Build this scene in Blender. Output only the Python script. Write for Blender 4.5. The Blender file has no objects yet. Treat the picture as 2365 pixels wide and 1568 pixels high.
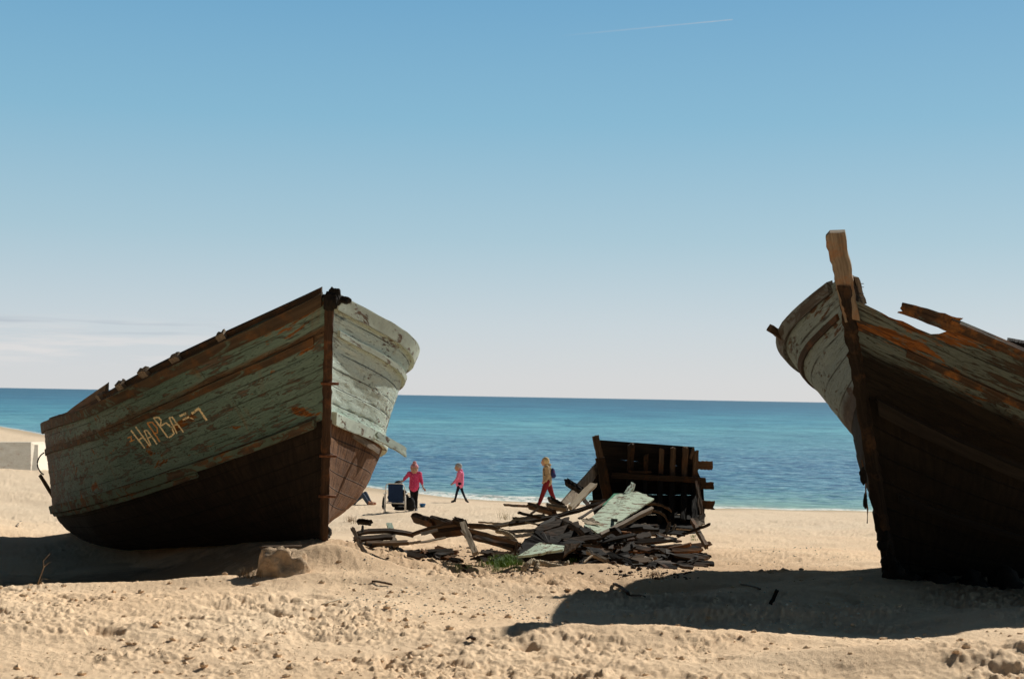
import bpy, bmesh, math, random
import numpy as np
from mathutils import Vector, Matrix
from mathutils.bvhtree import BVHTree

random.seed(7)
rng = np.random.default_rng(11)
SC = bpy.context.scene
COL = SC.collection
D2R = math.radians

# ------------------------------------------------------------------ camera
FPX, CX, CY = 3285.0, 1182.5, 784.0          # 50 mm on 35 mm film, measured on a 2365 px wide print
PITCH = math.atan(132 / 3285); ROLL = D2R(1.017)
EYE = np.array([0.0, 0.0, 3.9])
_R0 = np.array([1, 0, 0.]); _U0 = np.array([0, -math.sin(PITCH), math.cos(PITCH)]); FW = np.array([0, math.cos(PITCH), math.sin(PITCH)])
RT = _R0 * math.cos(ROLL) + _U0 * math.sin(ROLL); UP = -_R0 * math.sin(ROLL) + _U0 * math.cos(ROLL)
def ray(px, py): return FW + RT * (px - CX) / FPX - UP * (py - CY) / FPX
def at(px, py, Y):
    d = ray(px, py); return EYE + d * Y / d[1]
cam = bpy.data.cameras.new('camera'); camo = bpy.data.objects.new('camera', cam); COL.objects.link(camo)
cam.sensor_width = 36; cam.lens = 36 * FPX / 2365; cam.clip_start = .1; cam.clip_end = 60000
m = Matrix(((RT[0], UP[0], -FW[0], EYE[0]), (RT[1], UP[1], -FW[1], EYE[1]), (RT[2], UP[2], -FW[2], EYE[2]), (0, 0, 0, 1)))
camo.matrix_world = m
cam.dof.use_dof = True; cam.dof.focus_distance = 19.5; cam.dof.aperture_fstop = 4.0
SC.camera = camo
SC.view_settings.view_transform = 'Standard'; SC.view_settings.look = 'None'; SC.view_settings.exposure = 0; SC.view_settings.gamma = 1

# ------------------------------------------------------------------ numpy noise
def _h(ix, iy, seed):
    n = (ix.astype(np.int64) * 374761393 + iy.astype(np.int64) * 668265263 + seed * 1442695041) & 0xffffffff
    n = ((n ^ (n >> 13)) * 1274126177) & 0xffffffff
    return ((n ^ (n >> 16)) & 0xffff) / 65535.0
def vn(x, y, seed=0):
    ix = np.floor(x); iy = np.floor(y); fx = x - ix; fy = y - iy
    fx = fx * fx * fx * (fx * (fx * 6 - 15) + 10); fy = fy * fy * fy * (fy * (fy * 6 - 15) + 10)
    a = _h(ix, iy, seed); b = _h(ix + 1, iy, seed); c = _h(ix, iy + 1, seed); d = _h(ix + 1, iy + 1, seed)
    return (a + (b - a) * fx) * (1 - fy) + (c + (d - c) * fx) * fy
def fbm(x, y, seed=0, o=4, g=.5):
    s = 0; a = 1; t = 0
    for k in range(o):
        s = s + a * vn(x, y, seed + k * 17); t += a; a *= g
        x, y = (x * 1.6 - y * 1.2) + 3.7, (x * 1.2 + y * 1.6) + 1.3
    return s / t
def n1(x, seed=0): return vn(np.asarray(x, float), np.zeros_like(np.asarray(x, float)) + .5, seed)

# ------------------------------------------------------------------ terrain
def shore(X):
    t = -(X + 2.0)
    return 52.0 + 1.85 * (np.sqrt(t * t + 9.0) + t) / 2 - .4 + 1.0 * (n1(X / 5.0, 91) - .5) + .6 * (n1(X / 1.7, 92) - .5)
_DT = np.array([-400, -60, -8, 0, 2, 16, 22, 30, 34, 37, 43, 60, 400.])
_ZT = np.array([-30, -6, -.7, 0, .13, .93, 1.3, 1.74, 1.93, 2.02, 2.12, 2.2, 2.6])
_DD = np.linspace(-400, 400, 16001)
_ZZ = np.interp(_DD, _DT, _ZT); _k = np.exp(-np.linspace(-2.2, 2.2, 61) ** 2); _ZS = np.convolve(_ZZ, _k / _k.sum(), 'same'); _ZS[:60] = _ZZ[:60]; _ZS[-60:] = _ZZ[-60:]
def sdist(X, Y):
    sl = np.where(X < -2, .47, .9); sl = .9 - .43 / (1 + np.exp((X + 3) / 1.5))
    return (shore(X) - Y) * sl
def gauss(X, Y, cx, cy, sx, sy, rot=0):
    c, s = math.cos(rot), math.sin(rot); dx, dy = X - cx, Y - cy
    return np.exp(-(((dx * c + dy * s) / sx) ** 2 + ((-dx * s + dy * c) / sy) ** 2))
def base_h(X, Y):
    z = np.interp(sdist(X, Y), _DD, _ZS)
    k = np.clip((17.5 - Y) / 5.5, 0, 1); k = k * k * (3 - 2 * k); z = z + np.clip(2.10 - z, 0, 2) * k
    z = z - .26 * gauss(X, Y, -5.4, 16.9, 2.8, 1.5) - .12 * gauss(X, Y, -3.0, 16.9, .9, 1.0)   # dug pit beside the left boat
    z = z + .13 * gauss(X, Y, -1.9, 15.1, .7, .5) + .20 * gauss(X, Y, -2.3, 17.0, .7, .9) + .20 * gauss(X, Y, -1.95, 15.5, .5, .8) + .14 * gauss(X, Y, -1.5, 15.0, .9, .5) + .10 * gauss(X, Y, -2.5, 15.0, .5, .4)      # mound before its stem
    z = z + .10 * gauss(X, Y, -3.2, 14.1, 2.2, .35, .05) + .08 * gauss(X, Y, -.6, 14.0, 1.4, .5)
    z = z - .14 * gauss(X, Y, 5.0, 14.3, 1.7, 1.0) + .10 * gauss(X, Y, 5.0, 12.4, 1.3, .45) # sand heaped at the right boat
    z = z - .13 * gauss(X, Y, 2.2, 12.4, 3.0, 1.3) + .10 * gauss(X, Y, 2.2, 12.9, 1.3, .22, .12) + .10 * gauss(X, Y, .8, 11.0, 1.6, .35, .1)
    z = z + .16 * gauss(X, Y, 3.9, 9.9, 1.2, .4, .15) + .10 * gauss(X, Y, 2.3, 10.0, .9, .3)
    z = z - .22 * gauss(X, Y, 1.45, 14.8, .8, .42, .5) + .10 * gauss(X, Y, 1.15, 16.4, .9, .35) + .08 * gauss(X, Y, 2.4, 16.0, .5, .4)
    for (x0, y0, dx, dy, z0, sl, L) in ((-2.44, 18.48, -.458, .889, 1.93, -.047, 9.4), (4.2, 15.6, .770, .637, 1.955, .022, 10.2)):
        s = (X - x0) * dx + (Y - y0) * dy; l = (X - x0) * dy - (Y - y0) * dx; sc_ = np.clip(s, 0, L)
        w = np.exp(-(l / 1.25) ** 2) * np.exp(-((s - sc_) / .7) ** 2)
        z = z + np.clip(z0 + sl * sc_ + .03 - z, -.2, 1) * w
    z = z + .48 * gauss(X, Y, -11.2, 25.5, 2.0, 3.2) + .16 * gauss(X, Y, -8.5, 22.0, 1.6, 2.0)                   # bank left of the stern
    return z
def detail(X, Y):
    d = sdist(X, Y)
    fade = np.clip((d - .5) / 8, 0.04, 1)
    near = np.clip((17.0 - Y) / 5, 0, 1)
    rough = .40 + .45 * near + .8 * gauss(X, Y, 1.5, 15.4, 1.9, 1.1) + .6 * gauss(X, Y, -1.9, 14.7, 1.5, .9) + .4 * gauss(X, Y, 0, 18, 4, 3)
    patch = fbm(X * .55, Y * .8, 71, 4)
    rough = rough * (.22 + 1.3 * np.clip((patch - .44) * 5, 0, 1))
    wx = X + .05 * (fbm(X * 3, Y * 3, 61, 2) - .5); wy = Y + .05 * (fbm(X * 3, Y * 3, 62, 2) - .5)
    z = .14 * (fbm(X * .45, Y * .45, 1, 3) - .5) * fade + .075 * (fbm(X * 1.0, Y * 1.3, 2, 3) - .5) * fade
    b = 1 - np.abs(2 * fbm(wx * 2.1, wy * 2.1, 5, 3) - 1)
    z = z + .022 * (b - .7) * rough * fade
    l = fbm(wx * 5, wy * 7, 13, 4, .6); z = z + .030 * (l - .5) * rough * fade
    l2 = np.clip(fbm(wx * 5, wy * 5, 43, 3) - .60, 0, .12); z = z + .09 * l2 * rough * fade         # crumbly clumps
    p = fbm(X * 2.7 + 7, Y * 2.7, 23, 2); z = z - .16 * np.clip(.33 - p, 0, .12) * (.4 + rough) * fade * 1.3   # footprints and scuffs
    z = z + .024 * (fbm(X * 24, Y * 26, 17, 2) - .5) * (.3 + rough) * fade
    cl = np.clip(fbm(wx * 13, wy * 15, 47, 3) - .585, 0, .12); z = z + .16 * cl * rough * fade * np.clip((fbm(X * .9 + 3, Y * 1.4, 48, 2) - .4) * 5, 0, 1)
    # crack in the trench
    g = np.abs(X - 1.22 - .05 * np.sin(Y * 9)) ; z = z - .16 * np.exp(-(g / .035) ** 2) * np.clip(1 - np.abs(Y - 14.6) / .6, 0, 1)
    return z
def gz(x, y, det=True):
    X = np.array([float(x)]); Y = np.array([float(y)])
    return float((base_h(X, Y) + (detail(X, Y) if det else 0))[0])
def gp(px, py):
    """ground point seen at (px,py) of the print"""
    d = ray(px, py); Ys = 1 / np.linspace(1 / 5., 1 / 180., 4000)
    X = d[0] / d[1] * Ys; Z = EYE[2] + d[2] / d[1] * Ys
    g = base_h(X, Ys); i = np.argmax(Z < g)
    return np.array([X[i], Ys[i], g[i]])

# ------------------------------------------------------------------ object helpers
def tag(o, label=None, cat=None, group=None, kind=None):
    if label: o['label'] = label
    if cat: o['category'] = cat
    if group: o['group'] = group
    if kind: o['kind'] = kind
    return o
def empty(name, loc, label=None, cat=None, group=None):
    o = bpy.data.objects.new(name, None); o.empty_display_size = .2; o.location = [float(v) for v in loc]; COL.objects.link(o)
    return tag(o, label, cat, group)
class MB:
    def __init__(s): s.v = []; s.f = []; s.uv = []; s.n = 0; s.mi = []
    def add(s, v, f, uv=None, mi=0):
        v = np.asarray(v, float); s.v.append(v)
        s.f += [tuple(int(i) + s.n for i in q) for q in f]; s.mi += [mi] * len(f)
        s.uv.append(np.asarray(uv, float) if uv is not None else v[:, :2]); s.n += len(v)
        return s
    def build(s, name, mat, parent=None, smooth=True, origin=None):
        V = np.concatenate(s.v); UVs = np.concatenate(s.uv)
        me = bpy.data.meshes.new(name)
        org = np.array(parent_world(parent)) if parent is not None else (np.array(origin, float) if origin is not None else None)
        if org is None: org = np.array([V[:, 0].mean(), V[:, 1].mean(), V[:, 2].min()])
        me.from_pydata((V - org).tolist(), [], s.f)
        ul = me.uv_layers.new(name='UVMap'); idx = np.zeros(len(me.loops), int); me.loops.foreach_get('vertex_index', idx)
        ul.data.foreach_set('uv', UVs[idx].ravel())
        for mm in (mat if isinstance(mat, (list, tuple)) else [mat]): me.materials.append(mm)
        me.polygons.foreach_set('material_index', s.mi); me.polygons.foreach_set('use_smooth', [smooth] * len(me.polygons))
        me.update()
        o = bpy.data.objects.new(name, me); COL.objects.link(o)
        if parent is not None: o.parent = parent
        else: o.location = org.tolist()
        return o
def parent_world(p):
    l = np.zeros(3)
    while p is not None: l = l + np.array(p.location); p = p.parent
    return l
def grid_faces(nu, nv, wrap_v=False, flip=False):
    f = []
    for i in range(nu - 1):
        for j in range(nv if wrap_v else nv - 1):
            j2 = (j + 1) % nv
            q = (i * nv + j, (i + 1) * nv + j, (i + 1) * nv + j2, i * nv + j2)
            f.append(q[::-1] if flip else q)
    return f
def nrm(v): v = np.asarray(v, float); return v / max(np.linalg.norm(v), 1e-9)
def tube(mb, pts, rad, n=8, flat=1.0, up=(0, 0, 1), mi=0, caps=True, lump=0.0):
    pts = np.asarray(pts, float); k = len(pts); rad = np.broadcast_to(np.asarray(rad, float), (k,))
    V = []; UV = []; L = 0
    for i in range(k):
        t = nrm(pts[min(i + 1, k - 1)] - pts[max(i - 1, 0)]); u = np.cross(t, up)
        if np.linalg.norm(u) < 1e-3: u = np.cross(t, (1, 0, 0))
        u = nrm(u); w = np.cross(u, t)
        if i: L += np.linalg.norm(pts[i] - pts[i - 1])
        for j in range(n):
            a = 2 * math.pi * j / n; r = rad[i] * (1 + lump * (random.random() - .5))
            V.append(pts[i] + r * (math.cos(a) * u + flat * math.sin(a) * w)); UV.append((L, j / n * rad[i] * 6))
    f = grid_faces(k, n, True)
    if caps: f += [tuple(range(n)), tuple((k - 1) * n + j for j in range(n))[::-1]]
    return mb.add(V, f, UV, mi)
def plank(mb, P0, P1, w, t, nvec=(0, -1, .35), seg=10, jag=.5, warp=.01, bend=0.0, mi=0, taper=1.0, mid=None):
    """weathered board from P0 to P1: w wide, t thick, broad face towards nvec, broken ends"""
    P0 = np.asarray(P0, float); P1 = np.asarray(P1, float); L = np.linalg.norm(P1 - P0); ax = (P1 - P0) / L
    nv = np.asarray(nvec, float); nv = nrm(nv - ax * (nv @ ax)); wd = np.cross(ax, nv)
    nw = 5; V = []; UV = []; off = random.random() * 50
    e0 = [random.uniform(-1, 1) * jag * w * .5 for _ in range(nw)]; e1 = [random.uniform(-1, 1) * jag * w * .5 for _ in range(nw)]
    ring = [(-.5 + k / (nw - 1), .5, k) for k in range(nw)] + [(.5 - k / (nw - 1), -.5, nw - 1 - k) for k in range(nw)]
    for i in range(seg + 1):
        u = i / seg
        c = P0 + ax * L * u + nv * (bend * 4 * u * (1 - u))
        if mid is not None: c = c + (np.asarray(mid, float) - (P0 + P1) / 2) * 4 * u * (1 - u)
        wob = (random.random() - .5) * warp; ww = w * (1 + (taper - 1) * u) * (1 + (random.random() - .5) * .10)
        for (a, b, k) in ring:
            e = e0[k] * (1 - u) ** 3 + e1[k] * u ** 3
            dv = (random.random() - .5) * .08 * t
            V.append(c + ax * e + wd * (a * ww + wob) + nv * (b * t + dv)); UV.append((L * u + off, a * w + off * .37 + (0 if b > 0 else .3)))
    n = len(ring); f = grid_faces(seg + 1, n, True) + [tuple(range(n)), tuple(seg * n + j for j in range(n))[::-1]]
    return mb.add(V, f, UV, mi)
def inpl(v, nv): return v - nv * (v @ nv) * .8
def slab(mb, poly, t, nvec, jit=.0, mi=0, sub=6):
    """flat broken sheet with an irregular outline"""
    P = [np.asarray(p, float) for p in poly]; nv = nrm(nvec); out = []
    for i in range(len(P)):
        a, b = P[i], P[(i + 1) % len(P)]
        for k in range(sub):
            out.append(a + (b - a) * k / sub + (inpl(np.array([random.uniform(-1, 1) for _ in range(3)]), nv) * jit if k else 0))
    n = len(out); c = sum(out) / n; V = []; UV = []
    ax = nrm(P[1] - P[0]); bx = np.cross(nv, ax)
    rings = [(1, .5), (.66, .5), (.33, .5)]
    for sgn in (1, -1):
        for r, _ in rings:
            for q in out:
                p = c + (q - c) * r + nv * (sgn * t / 2 + (random.uniform(-1, 1) * jit * .12 if r < 1 else 0)); V.append(p); UV.append(((q - c) @ ax * r, (q - c) @ bx * r))
        V.append(c + nv * sgn * t / 2); UV.append((0, 0))
    f = []; B = 3 * n + 1
    for s, o in ((0, 0), (1, B)):
        for r in range(2):
            for j in range(n):
                q = (o + r * n + j, o + r * n + (j + 1) % n, o + (r + 1) * n + (j + 1) % n, o + (r + 1) * n + j); f.append(q if s else q[::-1])
        for j in range(n):
            q = (o + 2 * n + j, o + 2 * n + (j + 1) % n, o + 3 * n); f.append(q if s else q[::-1])
    for j in range(n): f.append((j, (j + 1) % n, B + (j + 1) % n, B + j))
    return mb.add(V, f, UV, mi)
def rock_mesh(mb, c, size, seed=0, sub=3, amp=.25, boxy=0.0, rot=0):
    bm = bmesh.new(); bmesh.ops.create_icosphere(bm, subdivisions=sub, radius=1)
    V = np.array([v.co[:] for v in bm.verts]); F = [[v.index for v in q.verts] for q in bm.faces]; bm.free()
    if boxy: V = V / (np.abs(V).max(1, keepdims=True) ** boxy)
    nn = fbm(V[:, 0] * 1.7 + seed, V[:, 1] * 1.7 + V[:, 2] * 1.3, seed, 3) - .5
    V = V * (1 + amp * 2 * nn)[:, None] * np.asarray(size)
    c_, s_ = math.cos(rot), math.sin(rot); V = np.stack([V[:, 0] * c_ - V[:, 1] * s_, V[:, 0] * s_ + V[:, 1] * c_, V[:, 2]], 1)
    return mb.add(V + np.asarray(c), F)

# ------------------------------------------------------------------ materials
class NT:
    def __init__(s, name):
        s.m = bpy.data.materials.new(name); s.m.use_nodes = True; s.t = s.m.node_tree; s.t.nodes.clear()
        s.out = s.t.nodes.new('ShaderNodeOutputMaterial'); s.b = s.t.nodes.new('ShaderNodeBsdfPrincipled'); s.t.links.new(s.b.outputs[0], s.out.inputs[0])
        s.b.inputs['Roughness'].default_value = .85; s.b.inputs['Specular IOR Level'].default_value = .25
    def node(s, ty, **k):
        n = s.t.nodes.new(ty)
        for a, b in k.items(): setattr(n, a, b)
        return n
    def L(s, a, b):
        if isinstance(b, bpy.types.NodeSocket):
            if isinstance(a, bpy.types.NodeSocket): s.t.links.new(a, b)
            else:
                b.default_value = tuple(a) + (1,) if hasattr(a, '__len__') and len(a) == 3 and b.type == 'RGBA' else a
    def uv(s): return s.node('ShaderNodeUVMap').outputs[0]
    def obj(s): return s.node('ShaderNodeTexCoord').outputs['Object']
    def pos(s): return s.node('ShaderNodeNewGeometry').outputs['Position']
    def sc(s, v, x, y, z=1, off=(0, 0, 0)):
        n = s.node('ShaderNodeMapping'); s.L(v, n.inputs[0]); n.inputs[3].default_value = (x, y, z); n.inputs[1].default_value = off; return n.outputs[0]
    def noise(s, v, scale, det=4, rough=.6, dist=0):
        n = s.node('ShaderNodeTexNoise'); s.L(v, n.inputs['Vector']); n.inputs['Scale'].default_value = scale; n.inputs['Detail'].default_value = det
        n.inputs['Roughness'].default_value = rough; n.inputs['Distortion'].default_value = dist; return n.outputs[0]
    def ramp(s, f, stops, interp='LINEAR'):
        n = s.node('ShaderNodeValToRGB'); s.L(f, n.inputs[0]); r = n.color_ramp; r.interpolation = interp
        while len(r.elements) < len(stops): r.elements.new(.5)
        for e, (p, c) in zip(r.elements, stops):
            e.position = p; e.color = (c, c, c, 1) if not hasattr(c, '__len__') else tuple(c) + (1,)
        return n.outputs[0]
    def mix(s, f, a, b, mode='MIX'):
        n = s.node('ShaderNodeMix', data_type='RGBA', blend_type=mode); s.L(f, n.inputs[0]); s.L(a, n.inputs[6]); s.L(b, n.inputs[7]); return n.outputs[2]
    def math(s, op, a, b=0, c=None):
        n = s.node('ShaderNodeMath', operation=op); s.L(a, n.inputs[0]); s.L(b, n.inputs[1])
        if c is not None: s.L(c, n.inputs[2])
        return n.outputs[0]
    def sep(s, v): n = s.node('ShaderNodeSeparateXYZ'); s.L(v, n.inputs[0]); return n.outputs
    def bump(s, h, st=.5, d=.01, prev=None):
        n = s.node('ShaderNodeBump'); n.inputs['Strength'].default_value = st; n.inputs['Distance'].default_value = d; s.L(h, n.inputs['Height'])
        if prev is not None: s.L(prev, n.inputs['Normal'])
        s.L(n.outputs[0], s.b.inputs['Normal']); return n.outputs[0]
    def col(s, c): s.L(c, s.b.inputs['Base Color']); return s
def simple(name, c, rough=.8, var=.25, scale=8, metal=0):
    n = NT(name); v = n.noise(n.obj(), scale, 4)
    n.col(n.mix(n.ramp(v, [(.3, 0), (.7, 1)]), [x * (1 - var) for x in c], [min(1, x * (1 + var)) for x in c])); n.b.inputs['Roughness'].default_value = rough; n.b.inputs['Metallic'].default_value = metal
    return n.m
def wood(name, dark, light, paint=None, amt=.5, stain=None, bump=.012):
    n = NT(name); uv = n.uv()
    g = n.noise(n.sc(uv, 2.2, 38), 1, 6, .65, .4); g2 = n.noise(n.sc(uv, 1.1, 7), 1, 4, .6); g3 = n.noise(n.obj(), 3.3, 5, .7)
    c = n.mix(n.ramp(g, [(.3, 0), (.7, 1)]), dark, light)
    c = n.mix(n.ramp(g2, [(.25, .65), (.7, 0)]), c, [x * .35 for x in dark])
    if stain: c = n.mix(n.ramp(g3, [(.5, 0), (.66, .8)]), c, stain)
    h = n.mix(.5, g, g2)
    if paint:
        fl = n.noise(n.sc(uv, 5, 14), 1, 7, .7, .6); inv = n.ramp(fl, [(.5 - (amt - .5) * .45 - .02, 0), (.5 - (amt - .5) * .45 + .02, 1)])
        pc = n.mix(n.ramp(g3, [(.3, 0), (.7, 1)]), [x * .7 for x in paint], paint); c = n.mix(inv, c, pc); h = n.mix(.3, h, inv)
    n.col(c); n.b.inputs['Roughness'].default_value = .9; n.bump(h, .8, bump)
    return n.m
def hull_mat(name, paint_a, paint_b, wood_d, wood_l, rust, planks, peel=.42, rustamt=.62, rot_s=(6, 9), low=None, low_v=None, grain_rot=False, seamdark=.85, upper_brown=None, bare_streak=0):
    """UV: x = metres aft of the stem, y = height fraction (0 lower strake .. 1 sheer)"""
    n = NT(name); uv = n.uv(); sx = n.sep(uv)
    met = n.sc(uv, 1, 1.6)
    big = n.noise(met, 1.1, 5, .62, .4); fine = n.noise(n.sc(met, 9, 22), 1, 7, .72, .8); mid = n.noise(n.sc(met, 3, 5.5), 1, 7, .7, 1.0)
    speck = n.noise(n.sc(met, 1, 1), 46, 4, .7); gr = n.noise(n.sc(met, 3.5, 60), 1, 6, .7, .6)
    vert = n.noise(n.sc(met, 34, 3.0), 1, 5, .7, 1.2)
    p = n.mix(n.ramp(big, [(.3, 0), (.7, 1)]), paint_a, paint_b)
    p = n.mix(n.ramp(speck, [(.35, .35), (.6, 0)]), p, [x * .45 for x in paint_a])
    w = n.mix(n.ramp(gr, [(.3, 0), (.7, 1)]), wood_d, wood_l)
    # flaking: base threshold, stronger towards the stern
    s01 = n.ramp(n.math('DIVIDE', sx[0], 12.0), [(rot_s[0] / 12, 0), (rot_s[1] / 12, 1)])
    flake = n.math('ADD', n.mix(.45, mid, fine), n.math('MULTIPLY', s01, -.12))
    k = n.ramp(flake, [(peel - .015, 1), (peel + .015, 0)])
    c = n.mix(k, p, w)
    vs = n.math('ADD', n.mix(.3, vert, big), n.math('MULTIPLY', s01, -.16 - bare_streak))
    k2 = n.ramp(vs, [(.335 + .08 * bare_streak, 1), (.37 + .08 * bare_streak, 0)])
    c = n.mix(k2, c, n.mix(n.ramp(fine, [(.4, 0), (.6, 1)]), wood_l, wood_d))
    r = n.noise(n.sc(met, 1, 1, 1, (4.3, 9.1, 0)), 2.6, 6, .7, .5)
    kr = n.ramp(r, [(rustamt, 0), (rustamt + .03, 1)])
    c = n.mix(kr, c, n.mix(n.ramp(fine, [(.35, 0), (.65, 1)]), [x * .35 for x in rust], rust))
    # rust weeping down the planks
    wp = n.noise(n.sc(met, 11, .8, 1, (1, 2, 0)), 1, 3, .5); c = n.mix(n.ramp(wp, [(.62, 0), (.74, .5)]), c, [rust[0] * .7, rust[1] * .9, rust[2]])
    if upper_brown:
        a, b_, colr = upper_brown; wob = n.math('ADD', sx[1], n.math('MULTIPLY', n.math('SUBTRACT', mid, .5), .14))
        kk = n.math('MULTIPLY', n.ramp(wob, [(a - .02, 0), (a + .01, 1), (b_ - .01, 1), (b_ + .02, 0)]), n.ramp(big, [(.3, .25), (.5, 1)]))
        c = n.mix(kk, c, n.mix(n.ramp(fine, [(.35, 0), (.65, 1)]), [x * .4 for x in colr], colr))
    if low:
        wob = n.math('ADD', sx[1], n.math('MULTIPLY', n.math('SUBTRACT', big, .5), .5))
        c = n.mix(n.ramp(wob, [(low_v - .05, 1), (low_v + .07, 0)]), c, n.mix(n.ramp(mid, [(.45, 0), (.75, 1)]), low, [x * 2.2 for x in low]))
    # seams between strakes
    fr = n.math('FRACT', n.math('ADD', n.math('MULTIPLY', sx[1], planks), n.math('MULTIPLY', n.math('SUBTRACT', fine, .5), .05)))
    dist = n.math('MINIMUM', fr, n.math('SUBTRACT', 1.0, fr))
    broken = n.ramp(n.noise(n.sc(met, 2.2, 3, 1, (3, 3, 0)), 1, 4, .6), [(.4, 0), (.52, 1)])
    seam = n.ramp(dist, [(.012, 1), (.045, 0)])
    ks = n.math('MULTIPLY', n.math('MULTIPLY', seam, broken), seamdark)
    c = n.mix(ks, c, [.012, .009, .006])
    # short cracks
    ck = n.noise(n.sc(met, 5, 16, 1, (9, 1, 0)), 1, 3, .5, 1.5); kc = n.ramp(n.math('ABSOLUTE', n.math('SUBTRACT', ck, .5)), [(.004, 1), (.011, 0)])
    kc = n.math('MULTIPLY', kc, n.ramp(mid, [(.5, 0), (.56, .9)])); c = n.mix(kc, c, [.015, .012, .01])
    n.col(c)
    h = n.math('ADD', n.math('MULTIPLY', k, -1.0), n.math('MULTIPLY', fine, .8)); h = n.math('ADD', h, n.math('MULTIPLY', k2, -1.2)); h = n.math('ADD', h, n.math('MULTIPLY', ks, -2.5)); h = n.math('ADD', h, n.math('MULTIPLY', kc, -1.5)); h = n.math('ADD', h, n.math('MULTIPLY', gr, .3))
    n.b.inputs['Roughness'].default_value = .72; n.bump(h, .8, .012)
    return n.m
def bottom_mat(name, a, b, planks=9, streak=.4):
    n = NT(name); uv = n.uv(); sx = n.sep(uv); met = n.sc(uv, 1, 1.6)
    mid = n.noise(n.sc(met, 2, 3), 1, 7, .7, .8); g = n.noise(n.sc(met, 30, 3), 1, 6, .7, .5); sp = n.noise(met, 60, 3, .6); al = n.noise(n.sc(met, 3, 40), 1, 5, .7)
    c = n.mix(n.ramp(mid, [(.3, 0), (.72, 1)]), a, b); c = n.mix(n.ramp(g, [(.4, streak), (.6, 0)]), c, [x * .25 for x in a]); c = n.mix(n.ramp(sp, [(.62, 0), (.72, .5)]), c, [min(1, x * 2.2) for x in b])
    fr = n.math('FRACT', n.math('MULTIPLY', sx[1], planks)); dist = n.math('MINIMUM', fr, n.math('SUBTRACT', 1.0, fr)); seam = n.ramp(dist, [(.015, 1), (.05, 0)])
    c = n.mix(n.math('MULTIPLY', seam, .7), c, [.006, .005, .004]); n.col(c)
    h = n.math('ADD', n.mix(.5, mid, g), n.math('MULTIPLY', seam, -.8)); h = n.math('ADD', h, n.math('MULTIPLY', al, .4)); n.bump(h, .9, .014); n.b.inputs['Roughness'].default_value = .88
    return n.m

# sand
def sand_mat(name, far=False):
    n = NT(name); p = n.pos()
    big = n.noise(p, .35, 4, .55); mid = n.noise(p, 3.0, 6, .65); fine = n.noise(p, 38, 4, .7); grit = n.noise(p, 190, 2, .6)
    c = n.mix(n.ramp(big, [(.35, 0), (.65, 1)]), (.88, .62, .39), (.93, .695, .465))
    z = n.sep(p)
    # earthier, browner ground around the debris
    dx = n.math('MULTIPLY', n.math('SUBTRACT', z[0], .9), .21); dy = n.math('MULTIPLY', n.math('SUBTRACT', z[1], 18.0), .17)
    rr = n.math('ADD', n.math('MULTIPLY', dx, dx), n.math('MULTIPLY', dy, dy)); rr = n.math('ADD', rr, n.math('MULTIPLY', n.math('SUBTRACT', mid, .5), 1.2))
    c = n.mix(n.ramp(rr, [(.25, .85), (1.1, 0)]), c, (.62, .42, .255))
    c = n.mix(n.ramp(mid, [(.35, .2), (.52, 0)]), c, (.62, .44, .28))
    for (qx, qy, ax, ay) in ((-5.2, 18.6, .30, .42), (6.2, 15.4, .36, .62)):     # shade at the hulls painted into the sand, plus brown soil
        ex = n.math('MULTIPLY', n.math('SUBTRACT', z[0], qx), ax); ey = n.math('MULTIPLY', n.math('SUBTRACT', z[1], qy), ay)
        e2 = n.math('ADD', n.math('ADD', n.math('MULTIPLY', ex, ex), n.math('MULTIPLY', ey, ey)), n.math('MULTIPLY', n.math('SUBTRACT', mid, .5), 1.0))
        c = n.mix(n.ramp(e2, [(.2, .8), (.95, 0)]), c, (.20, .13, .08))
    # pale pebbly beach far to the left and towards the water
    c = n.mix(n.ramp(n.math('DIVIDE', z[1], 100.0), [(.22, 0), (.34, .7)]), c, (.74, .60, .44))
    c = n.mix(n.ramp(fine, [(.33, .38), (.42, 0)]), c, (.40, .27, .16))
    c = n.mix(n.ramp(grit, [(.64, 0), (.72, .7)]), c, (.88, .78, .62))
    c = n.mix(n.ramp(grit, [(.27, .4), (.33, 0)]), c, (.25, .17, .11))
    # wet strip at the water
    c = n.mix(n.ramp(n.math('DIVIDE', z[2], 2.0), [(.05, .6), (.11, 0)]), c, (.42, .32, .21))
    n.col(c); n.b.inputs['Roughness'].default_value = .95; n.b.inputs['Specular IOR Level'].default_value = .1
    b1 = n.bump(n.noise(p, 14, 6, .7), .45, .04); b2 = n.bump(n.mix(.5, fine, grit), .7, .014, b1)
    return n.m
M = {}
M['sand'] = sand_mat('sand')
M['wood_dark'] = wood('dark_wet_wood', (.028, .019, .012), (.085, .055, .034), stain=(.13, .055, .02))
M['wood_brown'] = wood('brown_weathered_wood', (.07, .045, .026), (.24, .16, .10), stain=(.16, .07, .03))
M['wood_grey'] = wood('grey_weathered_wood', (.13, .10, .07), (.38, .30, .22))
M['wood_pale'] = wood('pale_bleached_wood', (.34, .26, .18), (.66, .54, .40))
M['wood_cream'] = wood('cream_split_wood', (.50, .38, .24), (.85, .72, .54))
M['wood_orange'] = wood('orange_rotten_wood', (.10, .045, .018), (.30, .15, .065), stain=(.36, .14, .035))
M['wood_green'] = wood('green_painted_wood', (.10, .08, .06), (.30, .24, .17), paint=(.42, .52, .42), amt=.6)
M['wood_mint'] = wood('mint_painted_board', (.16, .11, .07), (.42, .32, .22), paint=(.56, .66, .50), amt=.62)
M['wood_emerald'] = wood('bright_green_painted_board', (.12, .10, .06), (.30, .24, .15), paint=(.10, .34, .20), amt=.8)
M['wood_black'] = wood('black_wood', (.008, .007, .005), (.028, .021, .015))
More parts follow.
